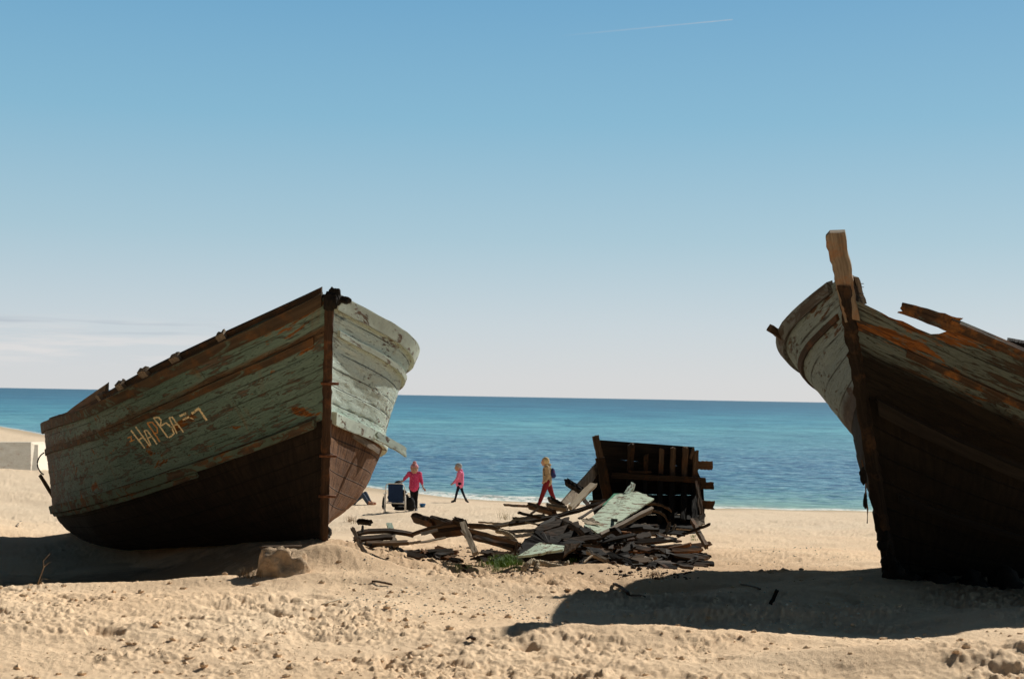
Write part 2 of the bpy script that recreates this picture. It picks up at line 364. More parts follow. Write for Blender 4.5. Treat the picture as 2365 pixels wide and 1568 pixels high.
M['wood_post'] = wood('split_stem_timber', (.20, .15, .10), (.50, .40, .28), stain=(.36, .15, .05), bump=.02)
M['wood_wall'] = wood('sooty_wall_wood', (.014, .011, .008), (.045, .034, .024))
M['metal_rust'] = simple('rusted_iron', (.16, .065, .03), .8, .5, 30)
M['iron_dark'] = simple('dark_iron', (.03, .022, .018), .7, .4, 30)

# ------------------------------------------------------------------ world and sun
AZ, EL = D2R(41.5), D2R(35.6)
W = bpy.data.worlds.new('World'); SC.world = W; W.use_nodes = True; wt = W.node_tree; wt.nodes.clear()
class WN(NT):
    def __init__(s): s.t = wt
wn = WN(); wo = wn.node('ShaderNodeOutputWorld'); bg = wn.node('ShaderNodeBackground'); wt.links.new(bg.outputs[0], wo.inputs[0])
sky = wn.node('ShaderNodeTexSky', sky_type='NISHITA'); sky.sun_disc = False; sky.sun_elevation = EL; sky.sun_rotation = AZ; sky.air_density = 1.0; sky.dust_density = 1.0
gen = wn.node('ShaderNodeTexCoord').outputs['Generated']; gs = wn.sep(gen)
grad = wn.ramp(gs[2], [(0, (6.75, 6.85, 6.95)), (.012, (6.6, 6.8, 7.0)), (.05, (5.7, 6.5, 7.05)), (.11, (3.9, 5.7, 6.7)), (.19, (2.35, 4.75, 6.4)), (.28, (1.5, 3.75, 5.9)), (.45, (.30, .62, 1.1)), (1, (.07, .11, .17))])
# ramp colours are clamped above 1 in some builds, so store /10 and scale
for e in wt.nodes:
    if e.type == 'VALTORGB':
        for q in e.color_ramp.elements: q.color = tuple(v / 10 for v in q.color[:3]) + (1,)
sm = wn.node('ShaderNodeVectorMath', operation='SCALE'); wt.links.new(grad, sm.inputs[0]); sm.inputs['Scale'].default_value = 10.0
mixs = wn.mix(.94, sky.outputs[0], sm.outputs[0])
# thin low cloud bank to the left
az_ = wn.math('DIVIDE', gs[0], wn.math('MAXIMUM', gs[1], .05))
cn = wn.noise(wn.sc(gen, 9, 9, 120), 1, 5, .6, .3)
cm = wn.math('MULTIPLY', wn.ramp(cn, [(.47, 0), (.62, 1)]), wn.ramp(gs[2], [(.012, 0), (.024, 1), (.038, .7), (.052, 0)]))
cm = wn.math('MULTIPLY', cm, wn.ramp(wn.math('MULTIPLY', az_, -1.0), [(.12, 0), (.27, 1)]))
mixs = wn.mix(wn.math('MULTIPLY', cm, .6), mixs, (7.9, 7.5, 7.3))
cn2 = wn.noise(wn.sc(gen, 11, 11, 260, (3, 0, 1)), 1, 3, .5)
cm2 = wn.math('MULTIPLY', wn.ramp(cn2, [(.5, 0), (.66, .5)]), wn.ramp(gs[2], [(.034, 0), (.043, 1), (.050, 0)])); cm2 = wn.math('MULTIPLY', cm2, wn.ramp(wn.math('MULTIPLY', az_, -1.0), [(.15, 0), (.24, 1)]))
mixs = wn.mix(wn.math('MULTIPLY', cm2, 1.5), mixs, (4.2, 4.8, 5.5))
sunside = wn.math('ADD', wn.math('MULTIPLY', gs[0], math.sin(AZ)), wn.math('MULTIPLY', gs[1], math.cos(AZ)))
dimf = wn.ramp(wn.math('ADD', wn.math('MULTIPLY', sunside, .5), .5), [(0, .20), (.40, .36), (.60, 1)])   # the sky is dimmer away from the sun
mixs = wn.mix(1.0, mixs, dimf, 'MULTIPLY'); wt.links.new(mixs, bg.inputs[0]); bg.inputs[1].default_value = .1
sun = bpy.data.lights.new('sun', 'SUN'); sun.energy = 5.0; sun.angle = D2R(.53); sun.color = (1, .965, .89)
suno = bpy.data.objects.new('sun', sun); COL.objects.link(suno); suno.location = (30, 30, 30)
sd = Vector((math.sin(AZ) * math.cos(EL), math.cos(AZ) * math.cos(EL), math.sin(EL))); suno.rotation_euler = sd.to_track_quat('Z', 'Y').to_euler()

# ------------------------------------------------------------------ ground
def fan(name, us, qs, zf, mat, kind='structure', attrs=None):
    U, Q = np.meshgrid(us, qs); Y = 1 / Q; X = U * Y; Z = zf(X, Y)
    V = np.stack([X, Y, Z], -1).reshape(-1, 3).astype(np.float32); nr, nc = U.shape
    me = bpy.data.meshes.new(name); me.vertices.add(len(V)); me.vertices.foreach_set('co', V.ravel())
    i = np.arange(nr - 1)[:, None] * nc + np.arange(nc - 1)[None]
    F = np.stack([i, i + 1, i + nc + 1, i + nc], -1).reshape(-1, 4)
    me.loops.add(F.size); me.loops.foreach_set('vertex_index', F.ravel().astype(np.int32))
    me.polygons.add(len(F)); me.polygons.foreach_set('loop_start', np.arange(0, F.size, 4, dtype=np.int32)); me.polygons.foreach_set('loop_total', np.full(len(F), 4, np.int32))
    me.polygons.foreach_set('use_smooth', np.ones(len(F), bool)); me.update(calc_edges=True); me.validate()
    if attrs:
        for k, fn in attrs.items():
            a = me.attributes.new(k, 'FLOAT', 'POINT'); a.data.foreach_set('value', fn(X, Y).ravel().astype(np.float32))
    me.materials.append(mat); o = bpy.data.objects.new(name, me); COL.objects.link(o); o['kind'] = kind
    return o
us = np.concatenate([np.linspace(-.85, -.45, 60)[:-1], np.linspace(-.45, .45, 1150), np.linspace(.45, .85, 60)[1:]])
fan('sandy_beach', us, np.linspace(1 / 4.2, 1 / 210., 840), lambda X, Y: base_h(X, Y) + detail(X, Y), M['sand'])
xs = np.linspace(-260, 260, 131); ys = np.linspace(-80, 420, 126); Xg, Yg = np.meshgrid(xs, ys); Zg = base_h(Xg, Yg) - .22
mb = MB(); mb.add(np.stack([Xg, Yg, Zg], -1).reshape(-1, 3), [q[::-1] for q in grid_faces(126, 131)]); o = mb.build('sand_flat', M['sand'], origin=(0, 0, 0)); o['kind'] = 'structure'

# ------------------------------------------------------------------ sea
def water_mat():
    n = NT('sea_water'); p = n.pos(); z = n.sep(p)
    dis = n.node('ShaderNodeVectorMath', operation='LENGTH'); n.L(p, dis.inputs[0]); q = n.math('DIVIDE', 52.0, dis.outputs[1])
    w1 = n.noise(n.sc(p, .020, .010), 1, 4, .6, .6)
    w2 = n.noise(n.sc(p, .55, 1.1), 1, 5, .7, .3); w3 = n.noise(n.sc(p, .16, .22), 1, 5, .7, .3); w4 = n.noise(n.sc(p, .05, .045), 1, 4, .65)
    qq = n.math('ADD', q, n.math('MULTIPLY', n.math('SUBTRACT', w1, .5), .22)); qq = n.math('ADD', qq, n.math('MULTIPLY', n.math('SUBTRACT', w4, .5), .12))
    c = n.ramp(qq, [(.0, (.016, .10, .18)), (.09, (.035, .18, .29)), (.18, (.075, .32, .42)), (.28, (.16, .46, .52)), (.44, (.15, .39, .48)), (.60, (.11, .29, .42)), (.78, (.13, .33, .42)), (.88, (.20, .42, .42)), (.95, (.28, .48, .40)), (1.0, (.40, .50, .37))])
    dark = n.ramp(w2, [(.40, .95), (.53, 0)]); nearf = n.ramp(q, [(.25, 0), (.55, 1), (.85, .8), (.97, .3)])
    c = n.mix(n.math('MULTIPLY', dark, nearf), c, (.008, .055, .17))
    c = n.mix(n.math('MULTIPLY', n.ramp(w2, [(.54, 0), (.68, .65)]), nearf), c, (.42, .62, .66))
    midf = n.ramp(q, [(.05, 0), (.2, 1), (.6, 1), (.8, .3)])
    c = n.mix(n.math('MULTIPLY', n.ramp(w3, [(.38, .55), (.52, 0)]), midf), c, (.018, .10, .22))
    c = n.mix(n.math('MULTIPLY', n.ramp(w3, [(.56, 0), (.70, .4)]), midf), c, (.32, .56, .60))
    c = n.mix(n.math('MULTIPLY', n.ramp(w4, [(.42, .5), (.55, 0)]), n.ramp(q, [(.0, .4), (.3, .6), (.6, 0)])), c, (.015, .085, .17))
    w5 = n.noise(n.sc(p, 1.7, 3.4, 1, (5, 2, 0)), 1, 3, .6, .2); c = n.mix(n.math('MULTIPLY', n.ramp(w5, [(.40, .7), (.50, 0)]), nearf), c, (.03, .12, .24)); c = n.mix(n.math('MULTIPLY', n.ramp(w5, [(.55, 0), (.64, .6)]), nearf), c, (.45, .64, .68))
    at_ = n.node('ShaderNodeAttribute', attribute_name='foam'); fn = n.noise(n.sc(p, 3.2, 3.2), 1, 6, .7, .5)
    fk = n.math('MULTIPLY', at_.outputs['Fac'], n.ramp(fn, [(.40, 0), (.52, 1)])); c = n.mix(fk, c, (.88, .86, .80))
    n.col(c); n.L(n.math('ADD', n.math('MULTIPLY', fk, .6), .32), n.b.inputs['Roughness']); n.b.inputs['IOR'].default_value = 1.33; n.b.inputs['Specular IOR Level'].default_value = .16
    b = n.bump(n.noise(n.sc(p, .5, .9), 1, 4, .6, .3), .9, .30); n.bump(n.noise(n.sc(p, 1.6, 2.6), 1, 4, .6), .7, .06, b)
    return n.m
def seaz(X, Y):
    z = .05 * (fbm(X * .22, Y * .45, 31, 3) - .5) * 2 + .035 * (fbm(X * .9, Y * 1.5, 37, 2) - .5) * 2
    d = Y - shore(X); z = z * np.clip(d / 6, .1, 1) * np.clip(400 / Y, 0, 1)
    brk = np.clip(1 - np.abs(X - 1.2) / 4.5, 0, 1)
    z = z + .10 * np.exp(-((d - 1.4 - .5 * (n1(X / 1.3, 55) - .5)) / .55) ** 2) * (.25 + .75 * brk)
    return z + .01
def foam(X, Y):
    d = Y - shore(X); brk = np.clip(1.25 - np.abs(X - 1.2) / 5.5, 0, 1)
    a = np.exp(-((d - 1.0) / 1.0) ** 2) * brk * 1.6 + 1.0 * np.exp(-((d - .15) / .45) ** 2) + .35 * np.exp(-((d - 2.6) / .35) ** 2) * np.clip(1 - np.abs(X + 1) / 6, 0, 1)
    return np.clip(a, 0, 1)
usw = np.concatenate([np.linspace(-1.6, -.45, 80)[:-1], np.linspace(-.45, .45, 900), np.linspace(.45, 1.6, 80)[1:]])
fan('sea_water', usw, np.linspace(1 / 44., 1 / 26000., 620), seaz, water_mat(), attrs={'foam': foam})

# ------------------------------------------------------------------ contrail
cm_ = NT('contrail_vapour'); em = cm_.node('ShaderNodeEmission'); em.inputs[0].default_value = (.85, .88, .92, 1); em.inputs[1].default_value = .62; tr = cm_.node('ShaderNodeBsdfTransparent'); mx = cm_.node('ShaderNodeMixShader')
sxy = cm_.sep(cm_.uv()); edge = cm_.ramp(sxy[1], [(0, 0), (.5, 1), (1, 0)]); along = cm_.ramp(sxy[0], [(0, .0), (.25, .28), (.7, .6), (1, 1)]); brk_ = cm_.ramp(cm_.noise(cm_.sc(cm_.uv(), 14, 1), 1, 3), [(.3, .5), (.6, 1)])
fc = cm_.math('MULTIPLY', cm_.math('MULTIPLY', cm_.math('MULTIPLY', edge, along), brk_), .75); cm_.L(fc, mx.inputs[0]); cm_.t.links.new(tr.outputs[0], mx.inputs[1]); cm_.t.links.new(em.outputs[0], mx.inputs[2]); cm_.t.links.new(mx.outputs[0], cm_.out.inputs[0])
mb = MB(); V = []; UV = []
for i in range(41):
    u = i / 40; px = 1290 + (1692 - 1290) * u; py = 84 - 38 * u; hw = 3.2 - 1.4 * u
    for j, s in enumerate((-1, 0, 1)): V.append(at(px, py + s * hw, 20000)); UV.append((u, j / 2))
mb.add(V, grid_faces(41, 3), UV); o = mb.build('contrail', cm_.m); tag(o, 'thin white aircraft contrail high in the blue sky', 'contrail'); o.visible_shadow = True

# ------------------------------------------------------------------ hulls
class Hull:
    def __init__(s, foot, mir, P):
        s.foot = np.asarray(foot); s.mir = mir; s.P = P
    def xyz(s, a, l, h):
        P = s.P; a, l, h = np.broadcast_arrays(np.asarray(a, float), l, h)
        c, q = math.cos(P['heel']), math.sin(P['heel']); l2 = l * c + h * q; h2 = -l * q + h * c
        c, q = math.cos(P['pit']), math.sin(P['pit']); a3 = a * c + h2 * q; h3 = -a * q + h2 * c
        al = P['al']; A = np.array([-math.sin(al) * s.mir, math.cos(al), 0]); Lv = np.array([-math.cos(al) * s.mir, -math.sin(al), 0])
        return s.foot + a3[..., None] * A + l2[..., None] * Lv + h3[..., None] * np.array([0, 0, 1.])
    def dims(s, x):
        P = s.P; T = x / P['L']
        b = .05 + P['B'] * (1 - np.exp(-(x / P['tau']) ** 1.1)) * (1 - P['tap'] * T ** 3); b2 = .05 + P['B2'] * (1 - np.exp(-(x / P['tau2']) ** 1.1)) * (1 - P['tap2'] * T ** 3)
        z = P['z0'] - P['a'] * (1 - np.exp(-x / P['sg'])) + P['e'] * T ** 2; z2 = P['z02'] - P['a2'] * (1 - np.exp(-x / P['sg2'])) + P['e2'] * T ** 2
        return b, z, b2, z2
    def pt(s, side, x, t, off=0.0):
        """side +1/-1, x metres aft, t -1 keel .. 0 lower strake .. 1 sheer"""
        x = np.asarray(x, float); t = np.asarray(t, float); x, t = np.broadcast_arrays(x, t); x = np.maximum(x, 0)
        b, z, b2, z2 = s.dims(x); tp = np.clip(t, 0, 1.3); tb = np.clip(t + 1, 0, 1)
        fl = s.P.get('flare', 1.15)
        lat = np.where(t >= 0, b2 + (b - b2) * tp ** fl, 0); h = np.where(t >= 0, z2 + (z - z2) * tp, 0)
        kx = s.P.get('full', .95) - (s.P.get('full', .95) - s.P.get('aft', .35)) * np.clip(x / 4.0, 0, 1) ** .8
        latb = .05 + (b2 - .05) * tb ** kx; hb = z2 * tb ** (1.0 + s.P.get('hp', .5) * np.clip(x / 4, 0, 1))
        lat = np.where(t < 0, latb, lat); h = np.where(t < 0, hb, h)
        st = -s.P['rake'] * (h / 3.3) ** s.P.get('rk', 1.0) * np.exp(-x / 1.5)
        return s.xyz(x + st, side * lat, h)
    def nor(s, side, x, t):
        e = .02; a = s.pt(side, np.asarray(x) + e, t) - s.pt(side, np.maximum(np.asarray(x) - e, 0), t); b = s.pt(side, x, np.asarray(t) + e) - s.pt(side, x, np.asarray(t) - e)
        n = np.cross(a, b) * (side * s.mir) * -1
        return n / np.maximum(np.linalg.norm(n, axis=-1, keepdims=True), 1e-9)
    def skin(s, side, t0, t1, nu, nv, planks, name, mat, parent, x1=None, seed=0, amp=.006, hole=None, edge=None):
        xs = (x1 or s.P['L']) * np.linspace(0, 1, nu) ** 1.35; ts = np.linspace(t0, t1, nv)
        X, T = np.meshgrid(xs, ts, indexing='ij')
        if edge is not None: T = t0 + (T - t0) * ((edge(X) - t0) / (t1 - t0))
        P = s.pt(side, X, T); N = s.nor(side, X, T)
        fr = (T - 0) * planks % 1.0; d = np.minimum(fr, 1 - fr); idx = np.floor(T * planks)
        disp = -.008 * np.exp(-(d / .03) ** 2) + amp * (_h(idx + 50, np.floor(X / 2.3 + idx * .37) + 9, seed) - .5) * 2 + .012 * (fbm(X * 1.5, T * 5, seed + 3, 3) - .5) * 2 + .006 * (fbm(X * 9, T * 22, seed + 5, 2) - .5) * 2
        P = P + N * disp[..., None]
        mb = MB(); fl = (side * s.mir) < 0; F = grid_faces(nu, nv, flip=fl)
        if hole is not None:
            xc = X.ravel(); tc = T.ravel(); F = [q for q in F if not hole(float(np.mean([xc[i] for i in q])), float(np.mean([tc[i] for i in q])))]
        mb.add(P.reshape(-1, 3), F, np.stack([X, T], -1).reshape(-1, 2))
        o = mb.build(name, mat, parent)
        return o
    def rail(s, side, t0, t1, off, x0, x1, name, mat, parent, n=90, inn=-.02, rough=.006, seed=1, tilt=0.0, skip=None):
        xs = np.linspace(0, 1, n) ** 1.3 * (x1 - x0) + x0; V = []; UV = []
        nz = (n1(xs * 3, seed) - .5) * rough * 2; nz2 = (n1(xs * 9, seed + 4) - .5) * rough * 2
        for k, (t, o_) in enumerate(((t0, inn), (t0 + tilt, off * .97), (t0 + .08 * (t1 - t0), off), (t0 + .92 * (t1 - t0), off), (t1 - tilt, off * .97), (t1, inn))):
            p = s.pt(side, xs, t + nz2 * (.6 if 0 < k < 5 else 0)); N = s.nor(side, xs, max(min(t, .98), -.98)); V.append(p + N * (o_ + nz * (1 if 0 < k < 5 else 0))[:, None])
            UV.append(np.stack([xs, np.full(n, k * .05)], -1))
        V = np.stack(V, 1).reshape(-1, 3); UV = np.stack(UV, 1).reshape(-1, 2); mb = MB(); f = grid_faces(n, 6, True, flip=(side * s.mir) < 0)
        if skip: f = [q for q in f if not skip(float(xs[min(q) // 6]))]
        f += [tuple(range(6)), tuple((n - 1) * 6 + j for j in range(6))[::-1]]
        mb.add(V, f, UV); return mb.build(name, mat, parent, smooth=False)

# ---- left boat
PA = dict(al=.476, heel=.145, pit=.049, L=9.567, rake=1.473, B=2.268, tau=.676, tap=.278, z0=3.146, a=1.032, sg=.888, e=-.114, B2=2.373, tau2=1.562, tap2=.316, z02=1.636, a2=.844, sg2=1.956, e2=-.337, aft=.2, hp=1.1)
A = Hull(at(747, 1262, 18.5), 1, PA)
boatA = empty('wooden_boat', A.foot, 'derelict fishing boat with flaking green topsides and a cream painted Cyrillic name', 'boat', 'derelict wooden boats on the beach')
gL = hull_mat('shaded_flaking_green_paint', (.10, .175, .14), (.185, .26, .215), (.035, .025, .016), (.20, .155, .115), (.30, .11, .025), 7, peel=.45, rustamt=.60, rot_s=(3.2, 8.5), seamdark=.5, bare_streak=.01, upper_brown=(.66, .76, (.15, .09, .045)))  # port copy of the green paint, darkened to imitate shade
gR = hull_mat('sunlit_flaking_green_paint', (.52, .64, .56), (.68, .76, .66), (.05, .035, .022), (.34, .26, .20), (.34, .19, .07), 7, peel=.42, rustamt=.70, rot_s=(.9, 2.6), seamdark=.7)  # starboard copy of the same paint, paled to imitate sunlight
bL = bottom_mat('shaded_brown_bottom', (.010, .007, .005), (.034, .022, .013), 8, .6)  # same bottom as starboard, colour blackened for the shaded side
bR = bottom_mat('rust_brown_bottom', (.13, .056, .024), (.27, .135, .062), 8, .8)
topL = A.skin(1, 0, 1, 260, 110, 7, 'topside_planking', gL, boatA, seed=3); topL['label'] = 'green topside darkened for shade, with the name'
topR = A.skin(-1, 0, 1, 260, 110, 7, 'topside_planking', gR, boatA, seed=8); topR['label'] = 'mint topside paled for sunlight'
A.skin(1, -1, 0, 200, 60, 8, 'bottom_planking', bL, boatA, seed=5, amp=.008)
A.skin(-1, -1, 0, 200, 60, 8, 'bottom_planking', bR, boatA, seed=6, amp=.008)['label'] = 'rust brown bottom planking in the sun'
LB = PA['L']
mL = wood('green_rail_paint', (.05, .035, .02), (.17, .12, .08), paint=(.12, .17, .125), amt=.5, stain=(.22, .09, .025))
mR = wood('mint_rail_paint', (.10, .07, .045), (.36, .27, .20), paint=(.60, .69, .59), amt=.66)
mBr = wood('brown_rail_wood', (.04, .027, .016), (.14, .095, .055), paint=(.11, .15, .11), amt=.35, stain=(.15, .07, .025))
A.rail(1, .925, 1.03, .055, .012, LB, 'cap_rail', mBr, boatA, seed=2)
A.rail(-1, .90, 1.03, .05, .02, LB, 'cap_rail', mR, boatA, seed=3, rough=.012)
A.rail(1, .655, .72, .035, .05, LB, 'rubbing_strake', mBr, boatA, seed=4)
A.rail(-1, .695, .745, .04, .05, 6, 'rubbing_strake', mR, boatA, seed=5)
A.rail(1, -.035, .045, .07, .05, LB, 'chine_strake', mL, boatA, seed=6)
A.rail(1, -.085, -.045, .04, 1.2, LB, 'lower_batten', mL, boatA, seed=16)
A.rail(-1, -.03, .075, .065, .05, 4, 'chine_strake', mR, boatA, seed=7)
# stem post: a proud timber along the stem with an eaten top
def stem(H, w, dpt, t_top, name, mat, parent, seed=0, amp=.02, nt=60, head=.0):
    ts = np.linspace(-1, t_top, nt); V = []; UV = []; L = 0
    h_all = []
    for i, t in enumerate(ts):
        if t < 0: h = H.P['z02'] * (t + 1)
        else: h = H.P['z02'] + (H.P['z0'] - H.P['z02']) * t
        x = -H.P['rake'] * (max(h, 0) / 3.3) ** H.P.get('rk', 1.0)
        r = 1 + amp * 6 * (float(n1(np.array([i * .37]), seed)[0]) - .5)
        for k, (dx, dl) in enumerate(((.12, 1), (-dpt * .5, 1), (-dpt, .72), (-dpt, -.72), (-dpt * .5, -1), (.12, -1))):
            j1 = (float(n1(np.array([i * .9 + k * 7.7]), seed + k)[0]) - .5) * amp
            V.append(H.xyz(x + dx * (1 if dx > 0 else r) + j1, dl * w / 2 + j1, h)); UV.append((h, k * .07))
    V = np.array(V).reshape(-1, 3); mb = MB(); f = grid_faces(nt, 6, True) + [tuple(range(6)), tuple((nt - 1) * 6 + j for j in range(6))[::-1]]
    mb.add(V, f, UV); return mb.build(name, mat, parent, smooth=False)
stem(A, .105, .06, 1.0, 'stem_post', wood('rusty_stem_wood', (.035, .02, .012), (.12, .065, .035), stain=(.20, .08, .03)), boatA, 4)
# rotten black stem head and breasthook
mb = MB(); c0 = A.xyz(-PA['rake'] * .93 - .06, 0, 3.06)
rock_mesh(mb, c0 + [.01, -.0, .02], (.085, .08, .11), 3, 4, .7, .4); rock_mesh(mb, c0 + [-.10, .1, .03], (.09, .07, .045), 4, 4, .8, .3); rock_mesh(mb, c0 + [.12, .1, .02], (.08, .08, .035), 6, 4, .8, .3)
mb.build('stem_head', M['wood_black'], boatA)
# ring bolts on the stem
for py, in ((880,), (1140,), (1045,)):
    t = (1262 - py) / 580; p = A.xyz(-PA['rake'] * t * 3.15 / 3.3 - .1, 0, t * 3.15)
    mb = MB(); tube(mb, [p + [-.11, 0, 0], p + [.11, 0, 0]], .018, 8); mb.build('iron_band', M['metal_rust'], boatA)
# transom
def transom(H, name, mat, parent):
    ts = np.concatenate([np.linspace(-1, 0, 14), np.linspace(0.05, 1, 14)]); x = H.P['L'] - .02
    Lp = H.pt(1, np.full(28, x), ts); Rp = H.pt(-1, np.full(28, x), ts); V = []; UV = []
    for i in range(28):
        for k in range(9): u = k / 8; V.append(Lp[i] * (1 - u) + Rp[i] * u); UV.append((u * 3, ts[i]))
    mb = MB(); mb.add(V, grid_faces(28, 9), UV); return mb.build(name, mat, parent)
transom(A, 'transom', gL, boatA)
def deck(H, name, mat, parent, drop=.32, x0=.25):
    xs = np.linspace(x0, H.P['L'] - .05, 60); V = []; UV = []
    b, z, b2, z2 = H.dims(xs)
    for i, x in enumerate(xs):
        t = 1 - drop / (z[i] - z2[i]); l = b2[i] + (b[i] - b2[i]) * t ** 1.15 - .03
        st = -H.P['rake'] * ((z[i] - drop) / 3.3) * math.exp(-x / 1.5)
        for k in range(11): u = -1 + k / 5; V.append(H.xyz(x + st, u * l, z[i] - drop + .05 * (1 - u * u))); UV.append((x, u * l))
    mb = MB(); mb.add(np.array(V).reshape(-1, 3), grid_faces(60, 11), UV); return mb.build(name, mat, parent)
deck(A, 'deck', M['wood_grey'], boatA)
# inner bulwark seen above the port rail
o = A.rail(1, 1.0, 1.065, -.04, .02, 7.0, 'bulwark_board', M['wood_dark'], boatA, inn=-.10, seed=12)
# timberheads on the rail
proj = lambda P: np.array([CX + FPX * ((P - EYE) @ RT) / ((P - EYE) @ FW), CY - FPX * ((P - EYE) @ UP) / ((P - EYE) @ FW)])
def find_x(H, side, px, t=1.0):
    xs = np.linspace(.1, H.P['L'], 900); P = H.pt(side, xs, t); q = np.array([proj(p)[0] for p in P]); return xs[np.argmin(np.abs(q - px))]
for px, sz in ((519, 1.0), (412, 1.15), (341, 1.1), (287, 1.1), (236, .8)):
    x = find_x(A, 1, px); p = A.pt(1, x, 1.055); n = A.nor(1, x, .9); ax = nrm(A.pt(1, x + .1, 1) - A.pt(1, x - .1, 1)); upv = nrm(A.pt(1, x, 1) - A.pt(1, x, .8))
    mb = MB(); plank(mb, p - upv * .1 - n * .04, p + upv * .05 * sz - n * .03, .12 * sz, .10, nvec=n, seg=4, jag=.35); mb.build('timberhead', M['wood_grey'], boatA, smooth=False)
# raised broken bulwark piece near the stern
xa, xb = find_x(A, 1, 240), find_x(A, 1, 142)
mb = MB(); xs = np.linspace(xa, xb, 14); V = []; UV = []
for i, x in enumerate(xs):
    u = i / 13; hgt = .20 * (1 - u) ** .6 + .02; n = A.nor(1, x, .9)
    for k, (h, o_) in enumerate(((0, -.02), (hgt, -.02), (hgt + .01 * random.random(), -.08), (0, -.08))): V.append(A.pt(1, x, 1.0) + np.array([0, 0, h]) + n * o_); UV.append((x, h))
mb.add(V, grid_faces(14, 4, True, flip=False) + [(0, 1, 2, 3), (52, 55, 54, 53)], UV); mb.build('broken_bulwark', M['wood_brown'], boatA, smooth=False)
# iron hoop at the stern corner
P0, P1 = at(102, 1045, 26.0), at(101, 1096, 26.0); mb = MB()
pts = [P0 * (1 - u) + P1 * u + np.array([-.12 * math.sin(math.pi * u) ** .7, 0, 0]) for u in np.linspace(0, 1, 12)]
tube(mb, pts, .013, 6); mb.build('iron_hoop', M['iron_dark'], boatA)
mb = MB(); plank(mb, at(92, 1096, 26), at(130, 1160, 26.1), .06, .05, seg=6); mb.build('stern_bracket', M['wood_brown'], boatA)
# plank sprung from the lower strake at the starboard bow
mb = MB(); pA = A.pt(-1, .95, .02) + A.nor(-1, .95, .05) * .10; plank(mb, pA, at(936, 1044, pA[1] + .55), .115, .035, nvec=(.5, -.8, .2), seg=10, jag=.6, bend=.01); mb.build('sprung_plank', mR, boatA, smooth=False)
mb = MB(); pA = A.pt(-1, 1.3, -.06); pB = A.pt(-1, .5, -.04); plank(mb, pB, pA + [.05, -.05, -.06], .08, .04, nvec=(.7, -.7, 0), seg=8, jag=.6); mb.build('sprung_batten', M['wood_grey'], boatA, smooth=False)
# rotten lower edge at the starboard side
for k in range(5):
    x = .5 + k * .5; p = A.pt(-1, x, -.93); mb = MB(); rock_mesh(mb, p + np.array([.02, 0, .05]), (.13, .15, .09 + .03 * (k % 2)), 20 + k, 3, .7); mb.build('rotten_edge', M['wood_black'], boatA)
# painted name
def bvh_of(o):
    me = o.data; off = parent_world(o.parent) + np.array(o.location); vs = [Vector(np.array(v.co) + off) for v in me.vertices]; return BVHTree.FromPolygons(vs, [tuple(p.vertices) for p in me.polygons])
bt = bvh_of(topL)
def onhull(px, py, lift=.004):
    d = Vector(ray(px, py)).normalized(); h = bt.ray_cast(Vector(EYE), d); 
    if h[0] is None: return None
    n = h[1] if h[1].dot(d) < 0 else -h[1]
    return np.array(h[0] + n * lift)
def letter(strokes, name, mat, w=3.2):
    mb = MB()
    for st in strokes:
        ww = w
        if isinstance(st, dict): ww = st['w']; st = st['s']
        pts = [np.array((x * .23127, 816 + y * .23127)) for x, y in st]; dense = []
        for a, b in zip(pts[:-1], pts[1:]):
            k = max(2, int(np.linalg.norm(b - a) / 1.5)); dense += [a + (b - a) * i / k for i in range(k)]
        dense.append(pts[-1]); V = []; n = len(dense)
        for i, q in enumerate(dense):
            t = nrm(dense[min(i + 1, n - 1)] - dense[max(i - 1, 0)]); nn = np.array([-t[1], t[0]])
            for s in (-1, 1):
                e = ww * .5 * (1 + random.uniform(-.35, .4)); P = onhull(*(q + nn * s * e)); V.append(P if P is not None else V[-1])
        mb.add(V, grid_faces(n, 2))
    o = mb.build(name, mat, boatA); return o
cream = NT('cream_letter_paint'); fl = cream.noise(cream.obj(), 26, 5, .7); cream.col(cream.mix(cream.ramp(fl, [(.39, .8), (.45, 0)]), (.86, .72, .42), (.14, .14, .10)))
rusty = NT('rusty_letter_paint'); fl = rusty.noise(rusty.obj(), 26, 5, .7); rusty.col(rusty.mix(rusty.ramp(fl, [(.38, .6), (.46, 0)]), (.66, .33, .11), (.25, .12, .05)))
letter([[(1275, 845), (1320, 825)], [(1295, 880), (1345, 860)], [(1310, 838), (1318, 880)]], 'painted_mark', rusty.m, 2.6)
letter([[(1310, 765), (1448, 945)], [(1355, 730), (1500, 925)], [(1385, 862), (1425, 838)]], 'painted_letter', cream.m, 3.4)
letter([[(1440, 765), (1510, 920)], [(1445, 765), (1475, 770), (1570, 905)], [(1475, 845), (1515, 825)]], 'painted_letter', cream.m, 3.2)
letter([[(1470, 690), (1600, 880)], [(1475, 690), (1520, 685), (1570, 740), (1575, 790), (1535, 800)]], 'painted_letter', rusty.m, 3.2)
letter([[(1535, 640), (1680, 840)], [(1535, 640), (1585, 635), (1610, 665), (1605, 710), (1590, 720)], [(1600, 725), (1660, 690), (1720, 740), (1740, 800), (1690, 840)]], 'painted_letter', cream.m, 3.4)
letter([[(1690, 640), (1770, 800)], [(1690, 640), (1720, 635), (1835, 785)], [(1735, 720), (1775, 700)]], 'painted_letter', cream.m, 3.3)
letter([{'w': 4.2, 's': [(1795, 625), (1860, 595)]}, {'w': 4.2, 's': [(1825, 662), (1890, 632)]}], 'painted_dash', cream.m)
letter([{'w': 5.5, 's': [(1915, 600), (1990, 545)]}, {'w': 4.6, 's': [(1985, 548), (2065, 668)]}, {'w': 2.5, 's': [(1900, 640), (1935, 655)]}], 'painted_numeral', cream.m)

